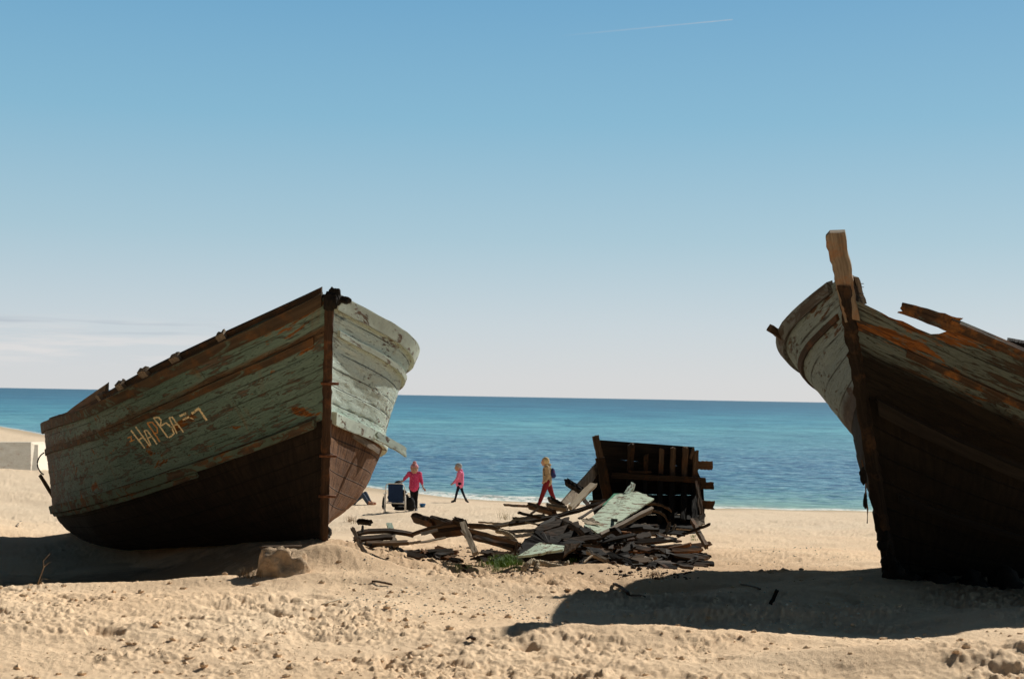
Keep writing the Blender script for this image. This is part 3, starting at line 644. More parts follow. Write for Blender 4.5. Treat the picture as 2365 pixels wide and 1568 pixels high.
# ---- right boat
PB = dict(al=.88, heel=.12, pit=-.026, L=10.4, rake=1.35, B=2.40, tau=.494, tap=.3, z0=3.30, a=1.50, sg=.88, e=.093, B2=1.62, tau2=.846, tap2=.3, z02=2.09, a2=1.04, sg2=.868, e2=.082, flare=1.1, full=.40)
B = Hull(at(2062, 1350, 15.6), -1, PB)
boatB = empty('wooden_boat', B.foot, 'blackened wooden boat wreck with a tall split timber standing on its bow', 'boat', 'derelict wooden boats on the beach')
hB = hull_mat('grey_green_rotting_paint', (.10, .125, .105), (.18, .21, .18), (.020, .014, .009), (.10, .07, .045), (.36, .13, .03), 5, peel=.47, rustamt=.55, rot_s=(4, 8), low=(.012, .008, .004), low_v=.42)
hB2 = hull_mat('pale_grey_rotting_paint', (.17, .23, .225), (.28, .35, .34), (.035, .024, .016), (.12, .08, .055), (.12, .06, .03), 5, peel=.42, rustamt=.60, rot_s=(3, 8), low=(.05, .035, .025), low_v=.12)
bB = bottom_mat('black_rotten_bottom', (.008, .006, .003), (.022, .015, .008), 7, .5)
edgeB = lambda X: np.where(X < .95, .955 - .09 * np.clip(X / .5, 0, 1), 1.0) - .025 * (n1(X * 5, 77) - .5)
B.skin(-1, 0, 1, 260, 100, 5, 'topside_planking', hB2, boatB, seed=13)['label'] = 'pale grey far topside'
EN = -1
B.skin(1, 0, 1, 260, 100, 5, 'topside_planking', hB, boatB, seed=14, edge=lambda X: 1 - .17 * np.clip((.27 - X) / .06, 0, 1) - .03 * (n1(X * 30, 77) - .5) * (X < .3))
B.skin(1, -1, 0, 160, 50, 7, 'bottom_planking', bB, boatB, seed=15, amp=.01); B.skin(-1, -1, 0, 160, 50, 7, 'bottom_planking', bB, boatB, seed=16, amp=.012)
LBB = PB['L']
rb = wood('orange_stained_rail', (.035, .02, .012), (.15, .09, .05), paint=(.13, .13, .10), amt=.3, stain=(.36, .14, .03))
B.rail(-1, .93, 1.03, .05, .05, LBB, 'cap_rail', wood('grey_rail', (.05, .04, .03), (.17, .15, .13), paint=(.17, .19, .18), amt=.5), boatB, seed=22)
B.rail(-1, .70, .75, .03, .05, LBB, 'rubbing_strake', M['wood_dark'], boatB, seed=23)
B.rail(1, .955, 1.035, .05, .24, LBB, 'cap_rail', rb, boatB, seed=24, n=140)
B.rail(1, .55, .61, .03, .15, LBB, 'rubbing_strake', rb, boatB, seed=25)
B.rail(1, -.06, .045, .07, .05, LBB, 'chine_strake', M['wood_wall'], boatB, seed=26, rough=.012)
B.rail(1, -.5, -.46, .03, .1, LBB, 'bilge_batten', M['wood_black'], boatB, seed=27)
# split rail tip standing free of the sheer
tipx = find_x(B, 1, 2215, 1.0); p1 = B.pt(1, tipx, .995) + B.nor(1, tipx, .9) * .01; mb = MB(); plank(mb, at(2086, 712, p1[1] + .10), p1, .10, .06, nvec=(-.3, -.9, .2), seg=10, jag=.8, taper=1.6); mb.build('sprung_rail_end', rb, boatB, smooth=False)
transom(B, 'transom', hB, boatB); deck(B, 'deck', M['wood_grey'], boatB, .45, .4)
stem(B, .13, .07, .93, 'stem_post', wood('black_orange_stem', (.012, .008, .005), (.045, .03, .018), stain=(.10, .05, .02)), boatB, 9, amp=.03)
# tall split timber at the bow
pt0, pt1 = at(1928, 537, 14.35), at(1968, 738, 14.55)
mb = MB(); plank(mb, pt0, pt1, .205, .17, nvec=(-.28, -.95, 0), seg=18, jag=.25, warp=.012, taper=.75); o = mb.build('bow_timber', M['wood_post'], boatB, smooth=False)
mb = MB(); plank(mb, at(1973, 640, 14.5), at(1991, 700, 14.6), .05, .1, seg=6, jag=.5); mb.build('splintered_cheek', M['wood_grey'], o if False else boatB, smooth=False)
for k, py in enumerate((655, 664, 678, 688)):
    mb = MB(); a = at(1978, py, 14.5); tube(mb, [a, a + [.075, 0, .004 * (k % 2)]], .004, 5); mb.build('rusty_nail', M['iron_dark'], boatB)
# short stub beyond the far rail
mb = MB(); plank(mb, at(1779, 757, 16.4), at(1812, 782, 16.6), .085, .06, nvec=(0, -1, 0), seg=5, jag=.3); mb.build('oar_stub', M['wood_brown'], boatB, smooth=False)
# far bulwark rising at the frame edge
xq = find_x(B, 1, 2325, 1.0)
xs = np.linspace(xq, xq + 2.5, 16); V = []; UV = []
for i, x in enumerate(xs):
    u = i / 15; n = B.nor(1, x, .9); h = .02 + .38 * min(1, u * 3) ** .7 * (.9 + .2 * random.random())
    for (hh, o_) in ((0, -.06), (h, -.06), (h, -.11), (0, -.11)): V.append(B.pt(1, x, 1.0) + np.array([0, 0, hh]) + n * o_); UV.append((x, hh))
mb = MB(); mb.add(V, grid_faces(16, 4, True) + [(0, 1, 2, 3), (60, 63, 62, 61)], UV); mb.build('bulwark_board', hB, boatB, smooth=False)
# hanging scraps at the stem
ts_ = at(1984, 1060, 15.0); mb = MB(); tube(mb, [at(1990, 1062, 14.95), at(1999, 1100, 14.95), at(2000, 1150, 14.95), at(2004, 1175, 14.95), at(2003, 1208, 14.95)], .008, 6, lump=.5); o = mb.build('hanging_cord', M['wood_orange'], boatB)
mb = MB(); rock_mesh(mb, at(1993, 1096, 14.95), (.035, .03, .085), 31, 3, .8); mb.build('hanging_scrap', M['wood_black'], boatB)
mb = MB(); rock_mesh(mb, at(1998, 1158, 14.95), (.022, .02, .085), 32, 3, .5); mb.build('hanging_scrap', M['wood_black'], boatB)
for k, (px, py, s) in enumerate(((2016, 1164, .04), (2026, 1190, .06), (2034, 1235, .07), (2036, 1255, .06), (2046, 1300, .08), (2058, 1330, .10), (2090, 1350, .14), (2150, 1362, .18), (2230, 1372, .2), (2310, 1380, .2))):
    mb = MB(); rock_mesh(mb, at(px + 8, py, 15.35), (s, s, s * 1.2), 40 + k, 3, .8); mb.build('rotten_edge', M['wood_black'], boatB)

# ------------------------------------------------------------------ debris between the boats
def Z1(x, y): return 793.4 + .23127 * x, 982.2 + .23127 * y
def Z2(x, y): return 1171.1 + .23127 * x, 982.2 + .23127 * y
HEAP = 'timbers of the broken-up boat heap'
def dpl(Z, a, b, w, Ya, Yb, mat, name, label, cat='plank', t=None, nv=(0, -.75, .65), bend=0, jag=.7, mid=None, taper=1, seg=10, group=HEAP):
    pa = at(*Z(*a), Ya); pb = at(*Z(*b), Yb); ww = w * .23127 / FPX * (Ya + Yb) / 2
    mb = MB(); plank(mb, pa, pb, ww, t or max(.02, ww * .35), nvec=nv, seg=seg, jag=jag, bend=bend, mid=at(*Z(*mid), (Ya + Yb) / 2) if mid else None, taper=taper)
    o = mb.build(name, M[mat], None, smooth=False); tag(o, label, cat, group); return o
G = 19.3
dpl(Z1, (708, 918), (905, 985), 62, 20.6, 20.2, 'wood_dark', 'broken_beam', 'dark beam end with a sawn butt, nearest the folding chair', 'beam', t=.12)
dpl(Z1, (880, 945), (1170, 1015), 50, 20.3, 19.6, 'wood_dark', 'broken_beam', 'dark broken beam running down from the sawn butt towards the leaning tan plank', 'beam', t=.12)
dpl(Z1, (930, 1060), (1210, 1030), 110, 19.8, 19.5, 'wood_dark', 'keel_timber', 'deep black keel timber under the curved pole', 'timber', t=.12)
dpl(Z1, (140, 1080), (690, 1095), 34, 19.0, 19.6, 'wood_dark', 'bent_pole', 'long dark bent pole reaching left towards the green boat', 'pole', t=.06, mid=(420, 1052))
dpl(Z1, (680, 1090), (1260, 995), 24, 19.4, 19.5, 'wood_brown', 'bent_pole', 'brown bent pole arching over the black keel timber', 'pole', t=.05, mid=(960, 1010))
dpl(Z1, (1250, 1000), (1720, 1110), 22, 19.4, 18.8, 'wood_brown', 'bent_pole', 'brown bent pole sloping down to the frayed rope end', 'pole', t=.05, mid=(1480, 1018))
dpl(Z1, (1240, 1080), (1740, 1215), 105, 19.3, 18.0, 'wood_dark', 'hull_board', 'wide black board with a brown top edge, right of the leaning tan plank', 'board', t=.05)
dpl(Z1, (1240, 1042), (1745, 1178), 16, 19.2, 17.95, 'wood_brown', 'edge_batten', 'thin brown batten along the top of the wide black board', 'batten', t=.06)
dpl(Z1, (1728, 1180), (1715, 1290), 22, 17.9, 17.8, 'wood_brown', 'edge_batten', 'short upright brown batten at the end of the wide black board', 'batten')
dpl(Z1, (1190, 975), (1322, 1280), 62, 19.2, 18.2, 'wood_pale', 'leaning_plank', 'tan plank with a dark slot leaning on the beams', 'plank', t=.05, jag=.3, nv=(0, -1, .2))
dpl(Z1, (1110, 955), (1225, 985), 52, 19.5, 19.3, 'wood_dark', 'beam_stub', 'short dark beam stub at the top of the leaning tan plank', 'beam', t=.1)
dpl(Z1, (460, 985), (492, 1100), 56, 20.2, 19.7, 'wood_green', 'painted_plank', 'pale green painted plank standing behind the bent dark pole', 'plank', t=.04)
dpl(Z1, (478, 1095), (525, 1205), 58, 19.4, 18.9, 'wood_grey', 'grey_plank', 'grey plank end in front of the bent dark pole', 'plank', t=.04)
dpl(Z1, (770, 1085), (935, 1045), 32, 19.2, 19.3, 'wood_grey', 'grey_plank', 'short grey plank tucked under the arching brown pole', 'plank')
dpl(Z1, (770, 1168), (1018, 1120), 17, 18.9, 19.1, 'wood_pale', 'pale_stick', 'thin pale stick under the black keel timber', 'stick')
dpl(Z1, (640, 1180), (770, 1160), 24, 19.0, 19.0, 'wood_pale', 'pale_stick', 'short pale stick lying left of the thin long one', 'stick')
dpl(Z1, (90, 1030), (170, 1190), 34, 18.0, 17.7, 'wood_brown', 'bent_root', 'upper half of a broken brown strut beneath the green boat', 'strut', t=.05)
dpl(Z1, (150, 1170), (262, 1335), 34, 17.7, 17.3, 'wood_brown', 'bent_root', 'lower half of a broken brown strut standing in the sand', 'strut', t=.05)
dpl(Z1, (270, 1285), (505, 1405), 24, 17.4, 16.9, 'wood_dark', 'dark_stick', 'dark stick lying on sand before the broken brown strut', 'stick', t=.03)
dpl(Z1, (150, 960), (275, 970), 40, 18.6, 18.5, 'wood_black', 'charred_stub', 'black stub sticking out below the green boat', 'stub', t=.06)
dpl(Z1, (195, 1000), (185, 1060), 22, 18.6, 18.5, 'wood_black', 'charred_stub', 'small upright black stub below the green boat', 'stub')
dpl(Z1, (110, 1140), (470, 1110), 60, 18.9, 19.1, 'wood_dark', 'sunken_board', 'dark board half sunk in sand beneath the bent pole', 'board', t=.05, nv=(0, -.5, .8))
dpl(Z1, (230, 1180), (640, 1170), 40, 18.7, 18.9, 'wood_brown', 'sunken_board', 'brown board half sunk in sand by the grey plank end', 'board', t=.05, nv=(0, -.5, .8))
dpl(Z1, (1260, 1010), (1720, 955), 30, 19.8, 20.1, 'wood_grey', 'curved_rib', 'long grey curved rib lying left of the grass blades', 'rib', t=.05, mid=(1520, 1005))
dpl(Z1, (1690, 958), (2020, 905), 42, 20.0, 20.0, 'wood_pale', 'curved_rib', 'pale curved rib below the two crossed dark sticks', 'rib', t=.05, mid=(1850, 930))
dpl(Z1, (1650, 985), (2640, 750), 26, 19.6, 20.4, 'wood_dark', 'long_pole', 'long dark pole sloping up across the heap to the mint panel', 'pole', t=.06, mid=(2150, 900))
dpl(Z1, (1742, 868), (1965, 925), 26, 19.8, 19.6, 'wood_dark', 'dark_stick', 'thin dark stick pointing left over the pale curved rib', 'stick')
dpl(Z1, (1850, 800), (2108, 872), 42, 20.4, 20.1, 'wood_brown', 'square_timber', 'square brown timber pointing at the walking woman', 'timber', t=.09)
dpl(Z1, (2035, 808), (2225, 835), 36, 20.8, 20.6, 'wood_grey', 'grey_log', 'short grey log right of the square brown timber', 'log', t=.09)
dpl(Z1, (1868, 885), (1945, 830), 18, 20.0, 20.1, 'wood_brown', 'small_stick', 'small brown stick crossing under the square timber', 'stick')
dpl(Z1, (2060, 735), (2200, 815), 40, 21.2, 20.9, 'wood_dark', 'dark_stub', 'dark stub rising in front of the walking woman', 'stub', t=.08)
dpl(Z1, (1690, 1112), (1930, 1078), 34, 18.6, 18.7, 'wood_pale', 'pale_plank', 'pale plank between the frayed rope and the dark sheet', 'plank')
dpl(Z1, (1640, 1062), (1915, 1045), 34, 18.9, 19.0, 'wood_grey', 'grey_plank', 'grey plank above the pale one beside the frayed rope', 'plank')
dpl(Z1, (1470, 1112), (1700, 1120), 28, 19.0, 18.8, 'wood_pale', 'pale_plank', 'pale plank lying behind the wide black board', 'plank')
dpl(Z1, (1350, 965), (1660, 985), 12, 20.6, 20.4, 'wood_pale', 'pale_stick', 'thin pale stick on the sand behind the grey curved rib', 'stick')
dpl(Z1, (1690, 920), (1800, 925), 12, 20.6, 20.6, 'wood_dark', 'small_stick', 'tiny dark stick by the grass blades', 'stick')
dpl(Z1, (1600, 793), (1860, 810), 9, 30, 29, 'wood_dark', 'driftwood_pole', 'thin dark driftwood pole on the sand by the foam', 'driftwood', t=.05, group=None)
# heap, right half
def sheet(Z, pts, Ys, t, nv, mat, name, label, cat='panel', jit=.01):
    poly = [at(*Z(*p), y) for p, y in zip(pts, Ys)]; mb = MB()
    nn = np.cross(poly[1] - poly[0], poly[2] - poly[0]); nn = nn if nn @ np.array(nv) > 0 else -nn
    slab(mb, poly, t, nn, jit); o = mb.build(name, M[mat], None, smooth=False); tag(o, label, cat, HEAP); return o
sheet(Z2, [(1090, 695), (1300, 665), (1468, 735), (1180, 925), (930, 1095), (765, 1005), (870, 900)], [20.3, 20.4, 20.3, 19.2, 18.3, 18.5, 19.2], .025, (0, -1, 1), 'wood_mint', 'painted_sheet', 'large pale mint painted panel tilted on top of the heap')
sheet(Z2, [(1068, 690), (1170, 688), (1040, 790), (950, 808)], [20.45, 20.45, 19.95, 19.9], .03, (0, -1, 1), 'wood_emerald', 'painted_board', 'bright green board edge behind the large mint panel', 'board', .004)
dpl(Z2, (925, 1105), (1445, 838), 34, 18.25, 19.7, 'wood_grey', 'panel_edge', 'grey broken edge beam under the large mint panel', 'beam', t=.07)
dpl(Z2, (1185, 700), (1258, 600), 48, 20.3, 20.6, 'wood_green', 'stub_post', 'green painted stub post at the top of the mint panel', 'post', t=.08)
sheet(Z2, [(735, 935), (860, 925), (945, 990), (800, 990)], [18.7, 18.7, 18.6, 18.55], .015, (0, -1, 1), 'wood_cream', 'white_scrap', 'white scrap lying at the foot of the mint panel', 'scrap', .012)
for (a, b, w, Ya, Yb, mt) in (((300, 1050), (620, 950), 70, 18.3, 18.7, 'wood_dark'), ((360, 1110), (700, 1000), 80, 18.0, 18.5, 'wood_dark'), ((470, 1150), (800, 1045), 70, 17.9, 18.3, 'wood_wall'), ((560, 1165), (930, 1110), 60, 17.8, 18.1, 'wood_dark'), ((470, 930), (760, 1090), 46, 18.9, 18.0, 'wood_brown'), ((330, 1010), (500, 925), 50, 18.4, 18.9, 'wood_wall')):
    dpl(Z2, a, b, w, Ya, Yb, mt, 'rotten_board', 'wide dark rotten board overlapping others in the middle of the heap', 'board', t=.05, nv=(random.uniform(-.3, .3), -1, random.uniform(.5, 1)), jag=1.2, bend=random.uniform(-.02, .03), group='rotten boards stacked mid-heap')
sheet(Z2, [(300, 1060), (480, 1140), (760, 1170), (740, 1230), (380, 1320), (120, 1300), (160, 1180)], [18.1, 17.9, 17.8, 17.6, 17.4, 17.5, 17.9], .05, (0, -1, .6), 'wood_black', 'charred_sheet', 'black sheet under the dark rotten one', 'sheet', .03)
sheet(Z2, [(560, 1320), (575, 1195), (730, 1180)], [17.1, 17.3, 17.3], .03, (0, -1, .5), 'wood_brown', 'brown_shard', 'triangular brown shard beside the small mint panel', 'shard', .012)
sheet(Z1, [(1740, 1312), (1960, 1180), (2205, 1212), (2190, 1245), (1870, 1302)], [16.9, 17.4, 17.4, 17.1, 16.9], .03, (0, -.5, 1), 'wood_mint', 'painted_board', 'small mint painted board at the front of the heap over black shadow', 'board', .012)
dpl(Z1, (1800, 1330), (2200, 1300), 70, 17.3, 17.4, 'wood_black', 'charred_board', 'black board propping the small mint board', 'board', t=.05, nv=(0, -1, 0))
dpl(Z1, (1930, 1190), (2080, 1178), 12, 17.35, 17.4, 'wood_brown', 'small_stick', 'small brown stick lying across the small mint board', 'stick')
dpl(Z2, (858, 592), (625, 835), 62, 20.9, 20.3, 'wood_cream', 'cream_plank', 'bright cream split plank leaning in front of the wreck wall', 'plank', t=.06, jag=1.0)
sheet(Z2, [(920, 345), (915, 470), (700, 740), (560, 800), (540, 765)], [22.6, 22.5, 21.8, 21.4, 21.5], .04, (0, -1, .3), 'wood_pale', 'pale_slab', 'broad pale tan board leaning on the left of the wreck wall', 'board', .008)
dpl(Z2, (592, 562), (765, 668), 52, 21.3, 21.0, 'wood_black', 'charred_stub', 'black stub crossing the broad pale tan board', 'stub', t=.09)
for k, (a, b, mid, lb) in enumerate((((1400, 785), (1640, 855), (1530, 795), 'upper'), ((1440, 852), (1612, 975), (1550, 885), 'lower'))):
    dpl(Z2, a, b, 14, 20.6, 20.4, 'wood_brown', 'curved_rib', 'thin brown curved rib, %s of the two before the wreck wall' % lb, 'rib', t=.04, mid=mid)
dpl(Z2, (1700, 1112), (2028, 985), 22, 19.8, 20.0, 'wood_dark', 'dark_stick', 'dark stick rising to the right at the foot of the wreck wall', 'stick', t=.03)
dpl(Z2, (1850, 950), (1992, 1212), 34, 20.6, 19.3, 'wood_brown', 'prop_strut', 'brown strut propping the right end of the wreck wall', 'strut', t=.07)
sheet(Z2, [(1850, 940), (1978, 880), (1975, 985), (1900, 1015)], [21.5, 21.5, 21.3, 21.2], .02, (0, -1, 0), 'wood_grey', 'grey_sheet', 'grey sheet scrap under the right end of the wreck wall', 'sheet', .01)
dpl(Z2, (1585, 1092), (1625, 968), 34, 19.8, 19.9, 'wood_grey', 'upright_splinter', 'left of two grey splinters standing at the foot of the wreck wall', 'splinter')
dpl(Z2, (1632, 1095), (1678, 988), 22, 19.8, 19.9, 'wood_pale', 'upright_splinter', 'right, paler of two splinters standing at the foot of the wreck wall', 'splinter')
dpl(Z2, (1690, 1030), (1860, 1040), 14, 20.0, 20.0, 'wood_pale', 'pale_stick', 'pale stick lying behind the dark rising stick', 'stick')
dpl(Z2, (1340, 1185), (1625, 1128), 28, 18.3, 18.9, 'wood_grey', 'grey_plank', 'grey plank low at the right front of the heap', 'plank')
dpl(Z2, (1440, 1050), (1600, 1122), 36, 19.4, 19.0, 'wood_brown', 'brown_plank', 'brown plank sloping below the two standing splinters', 'plank')
dpl(Z2, (1360, 985), (1440, 1040), 50, 19.6, 19.4, 'wood_grey', 'grey_plank', 'short grey plank end left of the two standing splinters', 'plank')
dpl(Z2, (1180, 1130), (1430, 1090), 60, 18.6, 18.9, 'wood_dark', 'rotten_plank', 'dark rotten plank under the edge of the mint panel', 'plank')
dpl(Z2, (1260, 1105), (1330, 1145), 16, 18.4, 18.3, 'wood_orange', 'orange_splinter', 'small orange splinter below the mint panel', 'splinter')
dpl(Z2, (760, 1190), (950, 1215), 26, 17.4, 17.2, 'wood_brown', 'brown_plank', 'brown plank front centre below the bark-like sheet', 'plank')
dpl(Z2, (830, 1215), (960, 1310), 90, 17.5, 17.0, 'wood_black', 'charred_board', 'black board behind the grey plank end at the front', 'board', t=.04)
dpl(Z2, (800, 1262), (1000, 1352), 32, 16.9, 16.5, 'wood_grey', 'grey_plank', 'grey plank pointing down to the trench at the front', 'plank', t=.05)
dpl(Z2, (765, 1365), (850, 1300), 14, 16.5, 16.7, 'wood_pale', 'pale_stick', 'thin pale stick beside the grey plank over the trench', 'stick')
dpl(Z2, (970, 1235), (1060, 1240), 14, 17.2, 17.2, 'wood_brown', 'small_stick', 'small brown stick right of the black board', 'stick')
dpl(Z2, (720, 930), (1030, 740), 22, 19.3, 20.5, 'wood_dark', 'dark_stick', 'dark stick along the left edge of the mint panel', 'stick')
dpl(Z2, (820, 760), (1060, 735), 16, 20.8, 20.9, 'wood_brown', 'brown_stick', 'brown stick lying level behind the mint panel', 'stick')
dpl(Z2, (740, 700), (830, 820), 40, 21.0, 20.6, 'wood_dark', 'dark_stub', 'dark stub behind the long pole near the cream plank', 'stub')
dpl(Z2, (180, 962), (335, 998), 14, 19.0, 18.9, 'wood_pale', 'pale_stick', 'pale stick left of the bark-like sheet', 'stick')
dpl(Z2, (590, 960), (900, 1120), 26, 18.8, 18.1, 'wood_black', 'charred_stick', 'black stick lying over the bark-like sheet', 'stick', t=.05)
dpl(Z2, (150, 1210), (250, 1140), 60, 18.0, 18.1, 'wood_grey', 'grey_chunk', 'grey chunk above the small mint board', 'chunk', nv=(0, -1, .3))
# loose broken pieces nothing tells apart
for k in range(290):
    if k < 225:
        px = random.gauss(1440, 95); px = min(max(px, 1215), 1605); Yk = random.uniform(16.9, 21.2); top = .50 * math.exp(-((px - 1440) / 150) ** 2) * math.exp(-((Yk - 19.3) / 2.4) ** 2) + .05
        if Yk < 18: top *= .5
        if px < 1360 and Yk < 18.6: Yk += 2.0
    else:
        px = random.uniform(850, 1290); Yk = random.uniform(18.6, 20.4); top = .05
    X_ = (px - 1182) / FPX * Yk; g = np.array([X_, Yk, gz(X_, Yk) + random.uniform(0, top)]); a = random.gauss(0, .7) if random.random() < .6 else random.uniform(0, math.pi); L = random.uniform(.12, .62) * (1 if k < 225 else .5)
    dv = np.array([math.cos(a), math.sin(a), random.uniform(-.3, .3)]) * L / 2
    mb = MB(); plank(mb, g - dv + [0, 0, .02], g + dv + [0, 0, .02], random.uniform(.02, .11), random.uniform(.012, .045), nvec=(random.uniform(-.5, .5), -.6, 1), seg=5, jag=1.3)
    o = mb.build('broken_wood_piece', M[random.choice(['wood_dark', 'wood_dark', 'wood_dark', 'wood_brown', 'wood_black', 'wood_black', 'wood_wall', 'wood_orange', 'wood_wall'])], None, smooth=False)
    tag(o, 'small loose broken piece of boat wood scattered low in and around the heap', 'wood piece', 'loose broken wood pieces of the heap')

# wreck wall: upstanding piece of a hull seen from inside
wr = empty('hull_section', at(1490, 1235, 22.4), 'upstanding black section of a boat hull with ribs and three protruding plank ends', 'boat wreck')
def WY(x): return 22.6 + (x - 1400) * .0004      # depth drifts along the wall
edges = [[(925, 145), (1870, 215)], [(905, 225), (1880, 312)], [(905, 320), (1890, 425)], [(880, 440), (1930, 520)], [(850, 560), (1960, 590)], [(850, 680), (1965, 700)], [(860, 800), (1975, 800)], [(880, 900), (1970, 885)], [(900, 990), (1930, 985)], [(900, 1090), (1880, 1080)]]
for k in range(9):
    (a0, b0), (a1, b1) = edges[k], edges[k + 1]; V = []; UV = []; n = 22; gap = (.0, .04, .05, .0, .04, .0, .03, .0, .0)[k]
    mb = MB()
    for i in range(n + 1):
        u = i / n
        tx = (a0[0] + (b0[0] - a0[0]) * u, a0[1] + (b0[1] - a0[1]) * u + 0); bx = (a1[0] + (b1[0] - a1[0]) * u, a1[1] + (b1[1] - a1[1]) * u)
        g_ = gap * (.4 + random.random() * .6) * (1 if .25 < u < .9 and n1(np.array([u * 4 + k * 3.3]), 5)[0] > .45 else .0) - .03 * (random.random() < .5); bx = (bx[0] + (tx[0] - bx[0]) * g_, bx[1] + (tx[1] - bx[1]) * g_)
        cur = .9 * max(0, (k - 3) / 5) ** 2; c2 = .9 * max(0, (k - 2) / 5) ** 2
        for (q, dz, cc) in ((tx, 0, cur), (bx, 0, c2), (bx, .04, c2), (tx, .04, cur)):
            V.append(at(*Z2(*q), 22.75 + dz - cc + .02 * math.sin(k * 2.1))); UV.append((u * 2 + k, q[1] * .0016))
    mb.add(V, grid_faces(n + 1, 4, True) + [(0, 1, 2, 3), (4 * n, 4 * n + 3, 4 * n + 2, 4 * n + 1)], UV); mb.build('wall_plank', M['wood_wall'] if k < 4 else M['wood_black'], wr, smooth=False)
def wpl(a, b, w, Y, mat, name, t=.06, jag=.5, nv=(0, -1, 0), Yb=None, bend=0):
    mb = MB(); Yb = Yb or Y; plank(mb, at(*Z2(*a), Y), at(*Z2(*b), Yb), w * .23127 / FPX * Y, t, nvec=nv, seg=8, jag=jag, bend=bend); return mb.build(name, M[mat], wr, smooth=False)
for (x, y0, y1, w) in ((1240, 185, 500, 66), (1390, 290, 520, 44), (1545, 228, 520, 46), (1660, 222, 560, 52), (1780, 222, 560, 56), (1885, 255, 560, 52)):
    wpl((x, y0), (x - 12, y1), w, 22.66, 'wood_brown' if x > 1390 else 'wood_dark', 'frame_rib', t=.09)  # browner tops imitate sun on the ribs, lower lengths are black
    wpl((x - 12, y1 - 10), (x - 20, 960), w, 22.60, 'wood_black', 'frame_rib', t=.1, Yb=21.9)
wpl((1050, 500), (1975, 548), 56, 22.5, 'wood_dark', 'stringer', t=.07)
wpl((1220, 462), (1440, 470), 22, 22.5, 'wood_dark', 'short_batten', t=.05)
wpl((1900, 398), (2052, 400), 84, 22.75, 'wood_brown', 'plank_end', t=.05, jag=.25); wpl((1930, 600), (2068, 604), 72, 22.7, 'wood_dark', 'plank_end', t=.05, jag=.3); wpl((1940, 792), (2068, 798), 84, 22.4, 'wood_dark', 'plank_end', t=.05, jag=.3)
wpl((880, 100), (935, 340), 68, 22.4, 'wood_brown', 'corner_post', t=.12, jag=.3); wpl((930, 330), (1010, 760), 92, 22.38, 'wood_dark', 'corner_post', t=.12, jag=.3)
wpl((1895, 560), (1945, 900), 40, 22.4, 'wood_brown', 'torn_edge', t=.06, jag=1, Yb=21.8); wpl((1860, 225), (1835, 330), 24, 22.5, 'wood_brown', 'torn_edge', t=.06, jag=1)
wpl((850, 600), (930, 350), 70, 22.5, 'wood_black', 'dark_board', t=.05)  # black board imitates the shade on the pale slab
wpl((880, 780), (960, 990), 90, 22.0, 'wood_black', 'dark_board', t=.06, Yb=21.5)
# pale frayed ropes
ropem = NT('frayed_rope'); rn = ropem.noise(ropem.obj(), 60, 4, .7); ropem.col(ropem.mix(ropem.ramp(rn, [(.3, 0), (.65, 1)]), (.24, .17, .10), (.66, .54, .37))); ropem.bump(rn, 1, .02); M['rope'] = ropem.m
def rope(Z, pts, Y, r, label, seed=0):
    P = np.array([at(*Z(x, y), yy) for (x, y), yy in zip(pts, Y)]); n = 60; u = np.linspace(0, len(P) - 1, n); Q = np.stack([np.interp(u, range(len(P)), P[:, k]) for k in range(3)], -1)
    for _ in range(3): Q[1:-1] = (Q[:-2] + Q[1:-1] * 2 + Q[2:]) / 4
    root = empty('frayed_rope', Q[n // 2], label, 'rope')
    for s in range(3):
        a = np.arange(n) * .8 + s * 2.094; mb = MB(); tube(mb, Q + np.stack([np.cos(a) * r * .5, np.sin(a) * r * .3, np.sin(a + 1) * r * .5], -1), r * .62 * (1 + .3 * (n1(np.arange(n) * .7, seed + s) - .5)), 7, lump=.5); mb.build('strand', M['rope'], root)
rope(Z1, [(1795, 1450), (1820, 1400), (1880, 1355), (1935, 1380), (1925, 1450)], [16.2, 16.2, 16.3, 16.3, 16.15], .035, 'thick knotted end of pale frayed rope beside the grass', 1)
rope(Z1, [(1920, 1362), (1990, 1370), (2060, 1395), (2140, 1405), (2200, 1420), (2230, 1370)], [16.4, 16.4, 16.4, 16.4, 16.4, 16.4], .028, 'pale frayed rope lying below the small mint board', 2)
rope(Z1, [(1530, 1055), (1600, 1065), (1660, 1090), (1710, 1140), (1725, 1190)], [18.3, 18.3, 18.2, 18.1, 18.1], .026, 'pale frayed rope hanging over the wide black board', 3)
# rock and sand block
rk = simple('grey_concrete_lump', (.26, .21, .165), .95, .35, 14)
mb = MB(); rock_mesh(mb, gp(1478, 1308) + [0, .05, .0], (.13, .13, .11), 51, 4, .4, .6, .6); tag(mb.build('stone_block', rk, None), 'squarish grey stone block at the lip of the trench', 'stone')
sb = NT('packed_sand'); n_ = sb.noise(sb.obj(), 9, 6, .7); sb.col(sb.mix(sb.ramp(n_, [(.3, 0), (.7, 1)]), (.36, .245, .145), (.58, .42, .27))); sb.bump(n_, 1, .05); M['packed'] = sb.m
mb = MB(); g = gp(640, 1338); rock_mesh(mb, g + [-.01, .28, .07], (.235, .25, .215), 61, 4, .42, .5, .3); tag(mb.build('sand_block', M['packed'], None), 'square lump of packed sand before the green boat bow', 'sand block')
mb = MB(); dpt = g + [-.02, .24, .285]; plank(mb, dpt + [-.18, 0, 0], dpt + [.2, .02, .012], .03, .012, seg=6, jag=1, nvec=(0, -.3, 1)); tag(mb.build('flat_stick', M['wood_brown'], None), 'flat brown stick lying on top of the packed sand lump', 'stick')
